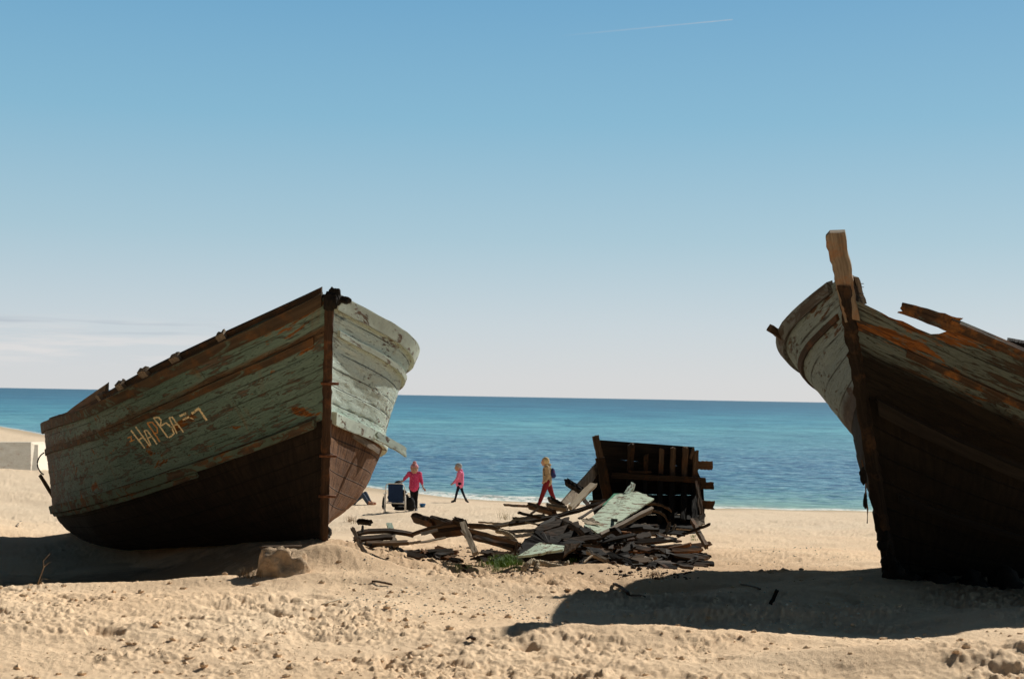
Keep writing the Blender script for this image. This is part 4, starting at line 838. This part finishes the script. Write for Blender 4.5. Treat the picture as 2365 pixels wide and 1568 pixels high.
# stakes and sticks on the sand
mb = MB(); plank(mb, gp(1779, 1391) + [0, 0, -.02], at(1795, 1361, gp(1779, 1391)[1] - .02), .035, .03, seg=6, jag=.3); tag(mb.build('wooden_stake', M['wood_black'], None), 'short black stake stuck upright in the sand ridge at the shadow edge', 'stake')
def gstick(a, b, w, mat, label, lift=.012, name='dry_stick'):
    A_, B_ = gp(*a), gp(*b); A_[2] = gz(A_[0], A_[1]) + lift; B_[2] = gz(B_[0], B_[1]) + lift; mb = MB(); plank(mb, A_, B_, w, w * .7, nvec=(0, -.3, 1), seg=8, jag=1, mid=(A_ + B_) / 2 + [0, random.uniform(-.04, .04), .01]); tag(mb.build(name, M[mat], None), label, 'stick')
gstick((1078, 1476), (1096, 1482), .022, 'wood_dark', 'short dark stick left of the long bow shadow')
gstick((1418, 1352), (1452, 1372), .03, 'wood_dark', 'dark forked stick lying in the trench')
gstick((1712, 1352), (1756, 1362), .02, 'wood_grey', 'thin grey twig on open sand before the wreck wall')
gstick((1455, 1370), (1490, 1368), .02, 'wood_brown', 'thin brown twig at the bottom of the trench')
gstick((745, 1395), (790, 1386), .014, 'wood_cream', 'straw coloured stalk on sand in front of the sand lump')
gstick((38, 1215), (50, 1205), .03, 'wood_pale', 'pale stick in the shadow at the frame edge')
gstick((860, 1340), (905, 1346), .02, 'wood_brown', 'brown twig on sand between the rope and the sand lump')
# weeds, roots and grass
def blades(name, pts, h, w, mat, label, cat, n=12, kind=None, lean=.5, seg=4, group=None):
    mb = MB()
    for c in pts:
        for _ in range(n if np.isscalar(n) else 1):
            b = np.array(c) + [random.gauss(0, .03), random.gauss(0, .03), -.01]; a = random.uniform(0, 6.28); hh = h * random.uniform(.4, 1.1); ln = random.uniform(.1, lean) * hh
            V = []
            for i in range(seg + 1):
                u = i / seg; p = b + np.array([math.cos(a) * ln * u * u, math.sin(a) * ln * u * u, hh * u * (1 - .2 * u)]); ww = w * (1 - u * .85)
                V += [p + [-ww * math.sin(a), ww * math.cos(a), 0], p - [-ww * math.sin(a), ww * math.cos(a), 0]]
            mb.add(V, grid_faces(seg + 1, 2))
    o = mb.build(name, mat, None); tag(o, label, cat, group, kind); return o
gm = NT('grass_blade'); gn = gm.noise(gm.obj(), 7, 3); gm.col(gm.mix(gm.ramp(gn, [(.3, 0), (.7, 1)]), (.09, .17, .03), (.22, .36, .07))); gm.b.inputs['Roughness'].default_value = .6
gy = simple('dry_blade', (.34, .27, .13), .8, .35, 9); gw = simple('dry_root', (.30, .20, .11), .9, .4, 12)
def scatter(px0, px1, py0, py1, n, sx=0):
    out = []
    for _ in range(n):
        u = random.gauss(.5, .24); v = random.gauss(.5, .24); p = gp(px0 + (px1 - px0) * u, py0 + (py1 - py0) * v); p[2] = gz(p[0], p[1]); out.append(p)
    return out
blades('grass_patch', scatter(1122, 1210, 1290, 1312, 220), .12, .005, gm.m, 'green grass patch left of the knotted rope', 'grass', 9, 'stuff')
blades('grass_patch', scatter(1310, 1345, 1284, 1300, 70), .10, .004, gm.m, 'green grass patch right of the small mint board', 'grass', 9, 'stuff')
blades('grass_patch', scatter(1040, 1105, 1305, 1316, 45), .04, .004, gm.m, 'low green weeds at the left end of the grass', 'grass', 9, 'stuff')
blades('grass_tuft', scatter(1592, 1610, 1240, 1248, 14), .06, .004, gm.m, 'small green tuft at the right foot of the wreck wall', 'grass', 9)
blades('grass_tuft', scatter(1525, 1540, 1283, 1290, 8), .04, .004, gm.m, 'tiny green tuft on sand right of the stone block', 'grass', 7)
blades('grass_tuft', scatter(1670, 1715, 1292, 1310, 14), .03, .004, gy, 'sparse yellowish sprigs on open sand', 'grass', 5)
blades('grass_tuft', scatter(1950, 2010, 1290, 1300, 8), .03, .004, gy, 'faint sprigs of grass near the blackened boat', 'grass', 5)
blades('reed_blades', scatter(1152, 1185, 1190, 1206, 12), .26, .003, gy, 'dry upright reed blades behind the curved rib', 'reeds', 4, 'stuff', .9)
blades('root_tuft', scatter(552, 590, 1325, 1345, 18), .13, .003, gw, 'tangle of dry roots beside the packed sand lump', 'roots', 6, 'stuff', 1.6)
blades('root_tuft', scatter(798, 822, 1195, 1212, 16), .22, .004, gw, 'pale root tangle below the green boat', 'roots', 5, 'stuff', 1.2)
blades('root_tuft', scatter(1490, 1530, 1325, 1350, 14), .10, .004, gw, 'dry weed tangle on the far bank of the trench', 'weeds', 6, 'stuff', 1.4)
mb = MB(); g = gp(86, 1352); pts = [g, g + [.03, 0, .09], g + [.06, 0, .18], g + [.05, .01, .24], g + [.11, .01, .31]]; tube(mb, pts, [.006, .005, .004, .003, .002], 5); tube(mb, [pts[2], g + [.1, 0, .22], g + [.13, 0, .23]], [.003, .002, .001], 5); tube(mb, [pts[0], g + [.05, 0, .07], g + [.09, .02, .06]], [.004, .002, .001], 5); tag(mb.build('dry_weed_stalk', gw, None), 'single dry weed stalk in the shadow left of the green boat', 'weed')
# pebbles, shells and clods
def clods(name, n, region, rs, mat, label, cat):
    ico = bmesh.new(); bmesh.ops.create_icosphere(ico, subdivisions=1, radius=1); BV = np.array([v.co[:] for v in ico.verts]); BF = np.array([[v.index for v in f.verts] for f in ico.faces]); ico.free()
    px = rng.uniform(region[0], region[1], n); q = rng.uniform(1 / region[3], 1 / region[2], n); Y = 1 / q; X = (px - 1182) / FPX * Y
    keep = fbm(X * 1.3, Y * 1.3, 81, 3) + rng.uniform(-.2, .2, n) > .48; X, Y = X[keep], Y[keep]; n = len(X); Z = base_h(X, Y) + detail(X, Y)
    r = rs[0] + (rs[1] - rs[0]) * rng.random(n) ** 4; S = r[:, None, None] * (1 + .7 * (rng.random((n, len(BV), 1)) - .5)) * BV[None] * np.array([1.2, 1.0, .75])
    V = (S + np.stack([X, Y, Z + r * .25], -1)[:, None]).reshape(-1, 3); F = (BF[None] + (np.arange(n) * len(BV))[:, None, None]).reshape(-1, 3)
    me = bpy.data.meshes.new(name); me.from_pydata(V.tolist(), [], F.tolist()); me.materials.append(mat); o = bpy.data.objects.new(name, me); COL.objects.link(o); tag(o, label, cat, None, 'stuff'); return o
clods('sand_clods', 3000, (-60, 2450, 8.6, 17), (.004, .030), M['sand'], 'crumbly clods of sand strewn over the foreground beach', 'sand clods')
clods('shell_bits', 5000, (800, 2000, 12, 24), (.004, .013), simple('shell', (.72, .64, .52), .7, .2, 5), 'pale shell and pebble fragments around the debris heap', 'shell bits')
clods('wood_crumbs', 2600, (780, 1640, 15.5, 22), (.006, .03), M['wood_dark'], 'dark crumbs of rotten wood on the sand by the heap', 'wood crumbs')

# ------------------------------------------------------------------ stained wall on the far beach
cw = NT('rust_stained_concrete'); p = cw.obj(); n1_ = cw.noise(p, 2, 5, .7); st_ = cw.noise(cw.sc(p, 3.2, 3.2, .16), 1, 5, .7, .3); c = cw.mix(cw.ramp(n1_, [(.3, 0), (.7, 1)]), (.72, .61, .46), (.86, .76, .61)); c = cw.mix(cw.ramp(st_, [(.60, 0), (.68, .6)]), c, (.50, .26, .13)); cw.col(c); cw.bump(n1_, .6, .03)
wb = gp(20, 1083); Yw = wb[1]; top = []; V = []; n = 30
for i in range(n + 1):
    px = -160 + (88 + 160) * i / n; b_ = at(px, 1084, Yw); t_ = at(px, 1021 + 0.0 * random.random() + (6 if i > n - 2 else 0), Yw + 2.4)
    V += [b_ - [0, 0, .3], t_, t_ + [0, 1.5, -.02], b_ + [0, 4.5, -.3]]
mb = MB(); mb.add(V, grid_faces(n + 1, 4, True) + [(0, 1, 2, 3), (4 * n, 4 * n + 3, 4 * n + 2, 4 * n + 1)]); tag(mb.build('concrete_wall', cw.m, None, smooth=False), 'low pale sloping concrete wall with rust streaks on the far beach', 'wall')

# ------------------------------------------------------------------ people
def capsule(mb, a, b, ra, rb, n=10):
    a = np.array(a, float); b = np.array(b, float); d = nrm(b - a); pts = []; rr = []
    for k in range(4): u = k / 3; pts.append(a - d * ra * math.cos(u * math.pi / 2) * .999); rr.append(max(ra * math.sin(u * math.pi / 2), .001))
    for k in range(4): u = k / 3; pts.append(b + d * rb * math.sin(u * math.pi / 2)); rr.append(max(rb * math.cos(u * math.pi / 2), .001))
    tube(mb, pts, rr, n, up=(.1, .9, .2))
def ell(mb, c, s, rotz=0):
    bm = bmesh.new(); bmesh.ops.create_icosphere(bm, subdivisions=3, radius=1); V = np.array([v.co[:] for v in bm.verts]) * np.array(s); F = [[v.index for v in f.verts] for f in bm.faces]; bm.free()
    c_, s_ = math.cos(rotz), math.sin(rotz); V = np.stack([V[:, 0] * c_ - V[:, 1] * s_, V[:, 0] * s_ + V[:, 1] * c_, V[:, 2]], 1); mb.add(V + np.array(c), F)
def remesh(mb, name, mat, parent, vox=.012, smooth=6, loc=(0, 0, 0)):
    o = mb.build(name, mat, None, origin=(0, 0, 0)); md = o.modifiers.new('r', 'REMESH'); md.mode = 'VOXEL'; md.voxel_size = vox; ms = o.modifiers.new('s', 'SMOOTH'); ms.iterations = smooth; ms.factor = .5
    dg = bpy.context.evaluated_depsgraph_get(); me = bpy.data.meshes.new_from_object(o.evaluated_get(dg)); o.modifiers.clear(); o.data = me
    if not me.materials: me.materials.append(mat)
    for p_ in me.polygons: p_.use_smooth = True
    o.parent = parent; o.location = (0, 0, 0); return o
def person(foot, H, J, label, colors, face=(0, -1, 0), hat=None, hair=None, jacket_len=.0, hood=True, bag=None, skirt=0.0, group=None, turn=0):
    """J: joint positions as fractions of height, in metres once scaled; x right, y away, z up"""
    root = empty('person', foot, label, 'person', group); S = H
    j = {k: np.array(v, float) * S for k, v in J.items()}
    skin = simple('skin', (.55, .32, .22), .6, .12, 9); body = MB(); f = nrm(face)
    hc = j['head']; hr = .068 * S if H > 1.5 else .078 * S; hz = hr * 1.32
    side = np.cross(f, (0, 0, 1)); ra = math.atan2(f[1], f[0])
    ell(body, hc, (hr * 1.12, hr * .95, hz), ra); ell(body, hc + f * hr * .25 - [0, 0, hr * .55], (hr * .8, hr * .7, hr * .75), ra)          # skull and jaw
    ell(body, hc + f * hr * 1.16 - [0, 0, hr * .1], (hr * .17, hr * .13, hr * .24), ra)                              # nose
    for s in (-1, 1): ell(body, hc + side * s * hr * .97, (hr * .18, hr * .1, hr * .28), ra)               # ears
    capsule(body, j['neck'], hc - [0, 0, hr * .6], .032 * S, .032 * S)
    capsule(body, j['chest'], j['pelvis'], .085 * S, .078 * S, 12); capsule(body, j['shL'], j['shR'], .045 * S, .045 * S)
    for s in 'LR':
        capsule(body, j['sh' + s], j['el' + s], .030 * S, .024 * S); capsule(body, j['el' + s], j['wr' + s], .024 * S, .016 * S)
        capsule(body, j['hip' + s], j['kn' + s], .050 * S, .034 * S); capsule(body, j['kn' + s], j['an' + s], .034 * S, .022 * S)
        capsule(body, j['an' + s], j['toe' + s], .022 * S, .020 * S)
        d = nrm(j['hd' + s] - j['wr' + s]); pd = nrm(np.cross(d, (.3, 1, .1))); w = j['wr' + s]; hl = .10 * S; nn = np.cross(d, pd)
        capsule(body, w + d * .02, w + d * hl * .42, .013 * S, .016 * S)
        for q, (o_, ln) in enumerate(((-.6, .88), (-.2, 1.0), (.2, .95), (.6, .8))):
            b0 = w + d * hl * .42 + pd * o_ * .032 * S * .8; b1 = b0 + (d + pd * o_ * .25) * hl * ln * .32; b2_ = b1 + (d * .9 + nn * .3) * hl * ln * .26; capsule(body, b0, b1, .0062 * S, .0056 * S, 6); capsule(body, b1, b2_, .0056 * S, .0048 * S, 6)
        b0 = w + d * hl * .15 + pd * -.014 * S; b1 = b0 + (d * .5 - pd * .8) * hl * .3; capsule(body, b0, b1, .0068 * S, .006 * S, 6); capsule(body, b1, b1 + (d * .9 - pd * .2) * hl * .24, .006 * S, .005 * S, 6)
    remesh(body, 'body', skin, root, .0085, 2)
    ey = simple('eye_dark', (.03, .02, .015), .3, .1)
    for s in (-1, 1):
        mb = MB(); ell(mb, hc + f * hr * 1.0 + side * s * hr * .36 + [0, 0, hr * .14], (hr * .1, hr * .14, hr * .09), ra); e = mb.build('eye', ey, None, origin=(0, 0, 0)); e.parent = root
    mb = MB(); ell(mb, hc + f * hr * .98 - [0, 0, hr * .62], (hr * .09, hr * .26, hr * .07), ra); e = mb.build('mouth', simple('lips', (.38, .12, .10), .5, .1), None, origin=(0, 0, 0)); e.parent = root
    # jacket
    jk = MB(); capsule(jk, j['chest'] + [0, 0, .02 * S], j['pelvis'] - [0, 0, jacket_len * S], .098 * S, (.100 + skirt) * S, 14); capsule(jk, j['shL'], j['shR'], .056 * S, .056 * S)
    if skirt: capsule(jk, j['pelvis'], j['pelvis'] - [0, 0, jacket_len * S], .10 * S, (.10 + skirt) * S, 14)
    for s in 'LR':
        capsule(jk, j['sh' + s], j['el' + s], .046 * S, .038 * S)
        sl = colors.get('sleeve', 1.0); e = j['el' + s] + (j['wr' + s] - j['el' + s]) * sl; capsule(jk, j['el' + s], e, .038 * S, .030 * S)
    remesh(jk, 'jacket', colors['jacket'], root, .012, 5)
    if hood: hd = MB(); ell(hd, j['neck'] - f * .045 * S + [0, 0, .004 * S], (.055 * S, .07 * S, .04 * S), ra); remesh(hd, 'hood', colors['jacket'], root, .012, 3)
    tr_ = MB(); capsule(tr_, j['hipL'], j['hipR'], .068 * S, .068 * S)
    for s in 'LR': tw = colors.get('tw', 1.0); capsule(tr_, j['hip' + s], j['kn' + s], .062 * S * tw, .043 * S * tw); capsule(tr_, j['kn' + s], j['an' + s], .043 * S * tw, .032 * S * tw)
    remesh(tr_, 'trousers', colors['trousers'], root, .011, 4)
    for s in 'LR':
        sh = MB(); d = nrm(j['toe' + s] - j['an' + s]); capsule(sh, j['an' + s] + [0, 0, .03 * S], j['an' + s], .032 * S, .034 * S); capsule(sh, j['an' + s], j['toe' + s] + d * .01 * S, .034 * S, .028 * S); remesh(sh, 'shoe', colors['shoe'], root, .012, 3)
    if hat:
        h_ = MB(); ell(h_, hc + [0, 0, hr * .45] - f * hr * .12, (hr * 1.24, hr * 1.12, hz * .85), ra); 
        if colors.get('bobble'): ell(h_, hc + [0, 0, hr * 1.75], (hr * .55, hr * .55, hr * .5))
        # open the face side
        o = remesh(h_, 'knitted_hat', hat, root, .011, 3)
        bm = bmesh.new(); bm.from_mesh(o.data); fc_ = [v for v in bm.verts if (np.array(v.co) - hc) @ f > hr * .35 and v.co.z < hc[2] + hr * .42 or v.co.z < hc[2] - hr * .45]; bmesh.ops.delete(bm, geom=fc_, context='VERTS'); bm.to_mesh(o.data); bm.free()
    if hair:
        h_ = MB(); ell(h_, hc + [0, 0, hr * .2] - f * hr * .25, (hr * 1.22, hr * 1.15, hz * 1.02), ra); ell(h_, hc - f * hr * .55 - [0, 0, hr * .8], (hr * .75, hr * 1.0, hr * 1.0), ra); o = remesh(h_, 'hair', hair, root, .011, 3)
        bm = bmesh.new(); bm.from_mesh(o.data); fc_ = [v for v in bm.verts if (np.array(v.co) - hc) @ f > hr * .5 and v.co.z < hc[2] + hr * .55]; bmesh.ops.delete(bm, geom=fc_, context='VERTS'); bm.to_mesh(o.data); bm.free()
    return root, j
def cloth(name, c, scale=30, pat=None):
    n = NT(name); v = n.noise(n.obj(), scale, 3); f2 = n.noise(n.obj(), 7, 4, .6, .5); c1 = n.mix(n.ramp(v, [(.4, 0), (.6, 1)]), [x * .8 for x in c], c)
    if pat: c1 = n.mix(n.ramp(v, [(.56, 0), (.64, .6)]), c1, pat)
    n.col(c1); n.bump(f2, 1, .03); n.b.inputs['Roughness'].default_value = .9; return n.m
def std(**k):
    J = dict(head=(0, 0, .935), neck=(0, 0, .85), chest=(0, 0, .74), pelvis=(0, 0, .53), shL=(-.10, 0, .81), shR=(.10, 0, .81), elL=(-.13, 0, .64), elR=(.13, 0, .64), wrL=(-.14, -.02, .49), wrR=(.14, -.02, .49), hdL=(-.14, -.03, .42), hdR=(.14, -.03, .42),
             hipL=(-.05, 0, .51), hipR=(.05, 0, .51), knL=(-.055, 0, .28), knR=(.055, 0, .28), anL=(-.055, 0, .045), anR=(.055, 0, .045), toeL=(-.06, -.08, .02), toeR=(.06, -.08, .02))
    J.update(k); return J
shoeb = simple('dark_boot', (.05, .045, .04), .6, .2)
navy = cloth('navy_trousers', (.012, .016, .035)); blk = cloth('black_cloth', (.012, .012, .014))
fx, fy = Z1(700, 862); g1 = gp(fx, fy)
person(g1, (fy - Z1(0, 393)[1]) / FPX * g1[1], std(shL=(-.11, 0, .80), shR=(.11, 0, .80), elL=(-.20, 0, .70), wrL=(-.245, -.03, .635), hdL=(-.31, -.05, .64), elR=(.155, .0, .64), wrR=(.19, -.02, .52), hdR=(.23, -.03, .47), head=(0, -.02, .90), neck=(0, 0, .83), knL=(-.03, 0, .27), anL=(-.03, -.01, .045), knR=(.045, 0, .27), toeL=(-.035, -.09, .02), toeR=(.06, -.09, .02)),
       'child in crimson coat and pale pink bobble hat, standing behind the folding chair', dict(jacket=cloth('crimson_coat', (.80, .07, .20), 40, (.9, .35, .42)), trousers=blk, shoe=simple('grey_boot', (.16, .14, .12), .7, .2), bobble=True, sleeve=.35, tw=.9), face=(.15, -1, -.25), hat=cloth('pink_knit', (.80, .36, .36), 60), jacket_len=.005, skirt=.012, hood=False, group='people on the beach')
fx, fy = Z1(1150, 768); g2 = gp(fx, fy)
person(g2, (fy - Z1(0, 395)[1]) / FPX * g2[1], std(head=(-.03, 0, .925), neck=(-.0, 0, .84), chest=(.03, 0, .73), pelvis=(.02, 0, .52), shL=(.01, -.10, .80), shR=(.03, .10, .80), elL=(-.05, -.12, .64), wrL=(-.14, -.13, .52), hdL=(-.21, -.14, .47), elR=(-.03, .12, .64), wrR=(-.11, .12, .52), hdR=(-.18, .12, .48),
       hipL=(.02, -.05, .50), hipR=(.02, .05, .50), knL=(-.05, -.05, .27), anL=(-.10, -.05, .045), toeL=(-.17, -.05, .02), knR=(.09, .05, .29), anR=(.19, .05, .06), toeR=(.24, .05, .015)),
       'child in bright pink jacket and grey hat walking left along the water edge', dict(jacket=cloth('bright_pink_jacket', (.95, .22, .40), 30, (.95, .45, .55)), trousers=navy, shoe=shoeb, tw=.85), face=(-1, -.1, -.1), hat=cloth('grey_knit', (.42, .42, .42), 60), jacket_len=.045, skirt=.008, group='people on the beach')
fx, fy = Z2(380, 805); g3 = gp(fx, fy)
hairm = cloth('blond_hair', (.72, .52, .26), 50)
pw, jw = person(g3, (fy - Z2(0, 337)[1]) / FPX * g3[1], std(head=(-.02, 0, .935), neck=(.02, 0, .86), chest=(.03, 0, .75), pelvis=(.04, 0, .54), shL=(.02, -.10, .82), shR=(.04, .10, .82), elL=(.06, -.12, .66), wrL=(-.0, -.12, .54), hdL=(-.05, -.10, .50), elR=(.06, .12, .66), wrR=(.0, .12, .54), hdR=(-.04, .12, .49),
       hipL=(.03, -.05, .52), hipR=(.05, .05, .52), knL=(-.05, -.05, .27), anL=(-.13, -.05, .05), toeL=(-.20, -.05, .02), knR=(.13, .05, .28), anR=(.22, .05, .07), toeR=(.25, .05, .015)),
       'blond adult in beige jacket and dark red trousers walking left past the debris heap', dict(jacket=cloth('beige_jacket', (.46, .33, .19), 20), trousers=cloth('maroon_trousers', (.22, .018, .022)), shoe=shoeb, tw=1.2), face=(-1, -.15, -.15), hair=hairm, jacket_len=.03, group='people on the beach')
Sw = (fy - Z2(0, 337)[1]) / FPX * g3[1]
bk = empty('backpack', g3 + np.array([.145, 0, .70]) * Sw, 'dark blue backpack worn by the blond walker', 'backpack'); bp = MB(); ell(bp, (0, 0, 0), (.06 * Sw, .08 * Sw, .11 * Sw)); ell(bp, (.02 * Sw, 0, -.05 * Sw), (.06 * Sw, .075 * Sw, .06 * Sw)); remesh(bp, 'bag', cloth('navy_nylon', (.03, .045, .16), 12, (.25, .03, .06)), bk, .012, 3)
for s in (-1, 1): mb = MB(); tube(mb, [(-.04 * Sw, s * .06 * Sw, .09 * Sw), (-.11 * Sw, s * .075 * Sw, .14 * Sw), (-.19 * Sw, s * .075 * Sw, .08 * Sw), (-.18 * Sw, s * .08 * Sw, -.04 * Sw), (-.06 * Sw, s * .075 * Sw, -.08 * Sw)], .012, 6); e = mb.build('strap', navy, None, origin=(0, 0, 0)); e.parent = bk
# folding chair
fx, fy = Z1(505, 885); gc = gp(fx, fy); k_ = gc[1] / FPX * .23127
def C_(x, y, dy=0): return gc + np.array([(x - 505) * k_, dy, (885 - y) * k_])
ch = empty('folding_chair', gc, 'white framed folding beach chair with dark blue fabric, seen from behind', 'chair')
wh = simple('white_metal_tube', (.72, .68, .62), .45, .1); nvf = cloth('dark_blue_canvas', (.014, .035, .095), 60)
mb = MB(); tube(mb, [C_(412, 770, .10), C_(418, 610, -.02), C_(428, 588, -.03), C_(450, 582, -.035), C_(570, 582, -.035), C_(592, 590, -.03), C_(604, 612, -.02), C_(606, 770, .10)], .012, 8); mb.build('back_frame', wh, ch)
for x in (404, 612):
    mb = MB(); tube(mb, [C_(x, 885, 0), C_(x + (3 if x < 500 else -3), 690, .05)], .012, 8); mb.build('leg', wh, ch)
    mb = MB(); tube(mb, [C_(x, 700, .1), C_(x, 885, .42)], .012, 8); mb.build('leg', wh, ch)
    mb = MB(); plank(mb, C_(x, 686, 0), C_(x, 690, .45), .05, .022, nvec=(0, 0, 1), jag=.1, seg=5); mb.build('armrest', wh, ch)
mb = MB(); tube(mb, [C_(412, 780, .08), C_(608, 780, .08)], .012, 8); tube(mb, [C_(412, 775, .45), C_(608, 775, .45)], .012, 8); mb.build('crossbar', wh, ch)
mb = MB(); V = []; UV = []
for i in range(13):
    for q in range(7): u = i / 12; w_ = q / 6; V.append(C_(440 + 148 * w_, 586 + 184 * u, -.03 + .12 * u + .035 * math.sin(math.pi * w_))); UV.append((u, w_))
mb.add(V, grid_faces(13, 7), UV); mb.build('backrest', nvf, ch)
mb = MB(); V = [C_(430 + 160 * w_, 772, .1 + .36 * u) for u in np.linspace(0, 1, 7) for w_ in np.linspace(0, 1, 5)]; mb.add(V, grid_faces(7, 5)); mb.build('seat', nvf, ch)
# dark clothed sitter beyond the chair
gs_ = C_(520, 850, .75); Hs = 1.62; 
J = std(pelvis=(0, .0, .10), chest=(.0, -.08, .26), neck=(0, -.06, .335), head=(.0, -.01, .40), hipL=(-.06, 0, .08), hipR=(.06, 0, .08), shL=(-.11, -.06, .30), shR=(.11, -.06, .30), elL=(-.17, .02, .20), elR=(.17, .02, .20), wrL=(-.13, .13, .16), wrR=(.13, .13, .16), hdL=(-.11, .18, .17), hdR=(.11, .18, .17), knL=(-.11, .22, .22), knR=(.11, .22, .22), anL=(-.10, .36, .04), anR=(.10, .36, .04), toeL=(-.10, .43, .02), toeR=(.10, .43, .02))
person(gs_, Hs * .9, J, 'dark clothed person sitting on sand beyond the folding chair, facing the sea', dict(jacket=blk, trousers=blk, shoe=shoeb), face=(0, 1, -.1), hair=cloth('dark_hair', (.03, .02, .015)), hood=False, group='people on the beach')
# second sitter mostly hidden by the green boat: jeans and bare feet
gl = gp(*Z1(300, 800)) - np.array([.34, 0, 0]); J = std(pelvis=(-.30, .05, .09), chest=(-.42, .05, .24), neck=(-.46, .05, .33), head=(-.47, .05, .40), hipL=(-.28, -.0, .08), hipR=(-.28, .10, .08), shL=(-.44, -.06, .29), shR=(-.44, .16, .29), elL=(-.50, -.08, .17), elR=(-.50, .18, .17), wrL=(-.56, -.09, .05), wrR=(-.56, .19, .05), hdL=(-.60, -.09, .03), hdR=(-.60, .19, .03), knL=(-.10, -.02, .20), knR=(-.06, .10, .22), anL=(.02, -.03, .03), anR=(.05, .10, .03), toeL=(.09, -.04, .03), toeR=(.12, .10, .03))
person(gl + [.16, 0, 0], 1.6, J, 'seated person in faded jeans, mostly hidden behind the green boat bow', dict(jacket=cloth('grey_sweater', (.2, .2, .22)), trousers=cloth('faded_jeans', (.07, .10, .15)), shoe=simple('tan_sandal', (.45, .22, .13), .7, .1)), face=(1, .2, 0), hair=cloth('brown_hair', (.06, .035, .02)), hood=False, group='people on the beach')
# dark bags leaning at the chair
for (x, y, sx_, sz_, lab) in ((385, 850, .05, .30, 'tall dark rolled bag standing at the left leg of the folding chair'), (650, 858, .13, .34, 'large dark rucksack standing at the right leg of the folding chair'), (545, 862, .14, .12, 'low black bag under the seat of the folding chair')):
    c = C_(x, y, .5); bm_ = MB(); ell(bm_, (0, 0, sz_ * .5), (sx_, sx_ * .9, sz_ * .55)); ell(bm_, (0, 0, sz_ * .25), (sx_ * 1.15, sx_, sz_ * .3)); r_ = empty('beach_bag', c, lab, 'bag'); remesh(bm_, 'bag_body', blk, r_, .012, 2); mb = MB(); tube(mb, [(-sx_ * .5, 0, sz_ * .9), (-sx_ * .3, 0, sz_ * 1.12), (sx_ * .3, 0, sz_ * 1.12), (sx_ * .5, 0, sz_ * .9)], .01, 6); e = mb.build('handle', navy, None, origin=(0, 0, 0)); e.parent = r_
# toy bucket
fx, fy = Z1(789, 830); gb = gp(fx, fy); s_ = gb[1] / FPX * .23127; r1 = 30 * s_; hb = 50 * s_
bu = empty('toy_bucket', gb, 'small blue toy bucket on sand beside the child in crimson', 'bucket'); blu = simple('blue_plastic', (.03, .16, .42), .4, .1)
mb = MB(); V = []; 
for (r_, z_) in ((r1 * .72, 0), (r1, hb), (r1 * 1.08, hb), (r1 * 1.08, hb - .02), (r1 * .96, hb - .01), (r1 * .68, .01), (.001, .01)):
    V += [gb + [r_ * math.cos(a), r_ * math.sin(a), z_] for a in np.linspace(0, 2 * math.pi, 25)[:-1]]
mb.add(V, grid_faces(7, 24, True) + [tuple(range(24))]); mb.build('bucket_shell', blu, bu)
mb = MB(); tube(mb, [gb + [r1 * math.cos(a), -r1 * .9 * math.sin(a) - .01, hb - hb * .75 * math.sin(a)] for a in np.linspace(0, math.pi, 12)], .006, 6); mb.build('handle', simple('white_plastic', (.8, .78, .7), .4, .05), bu)
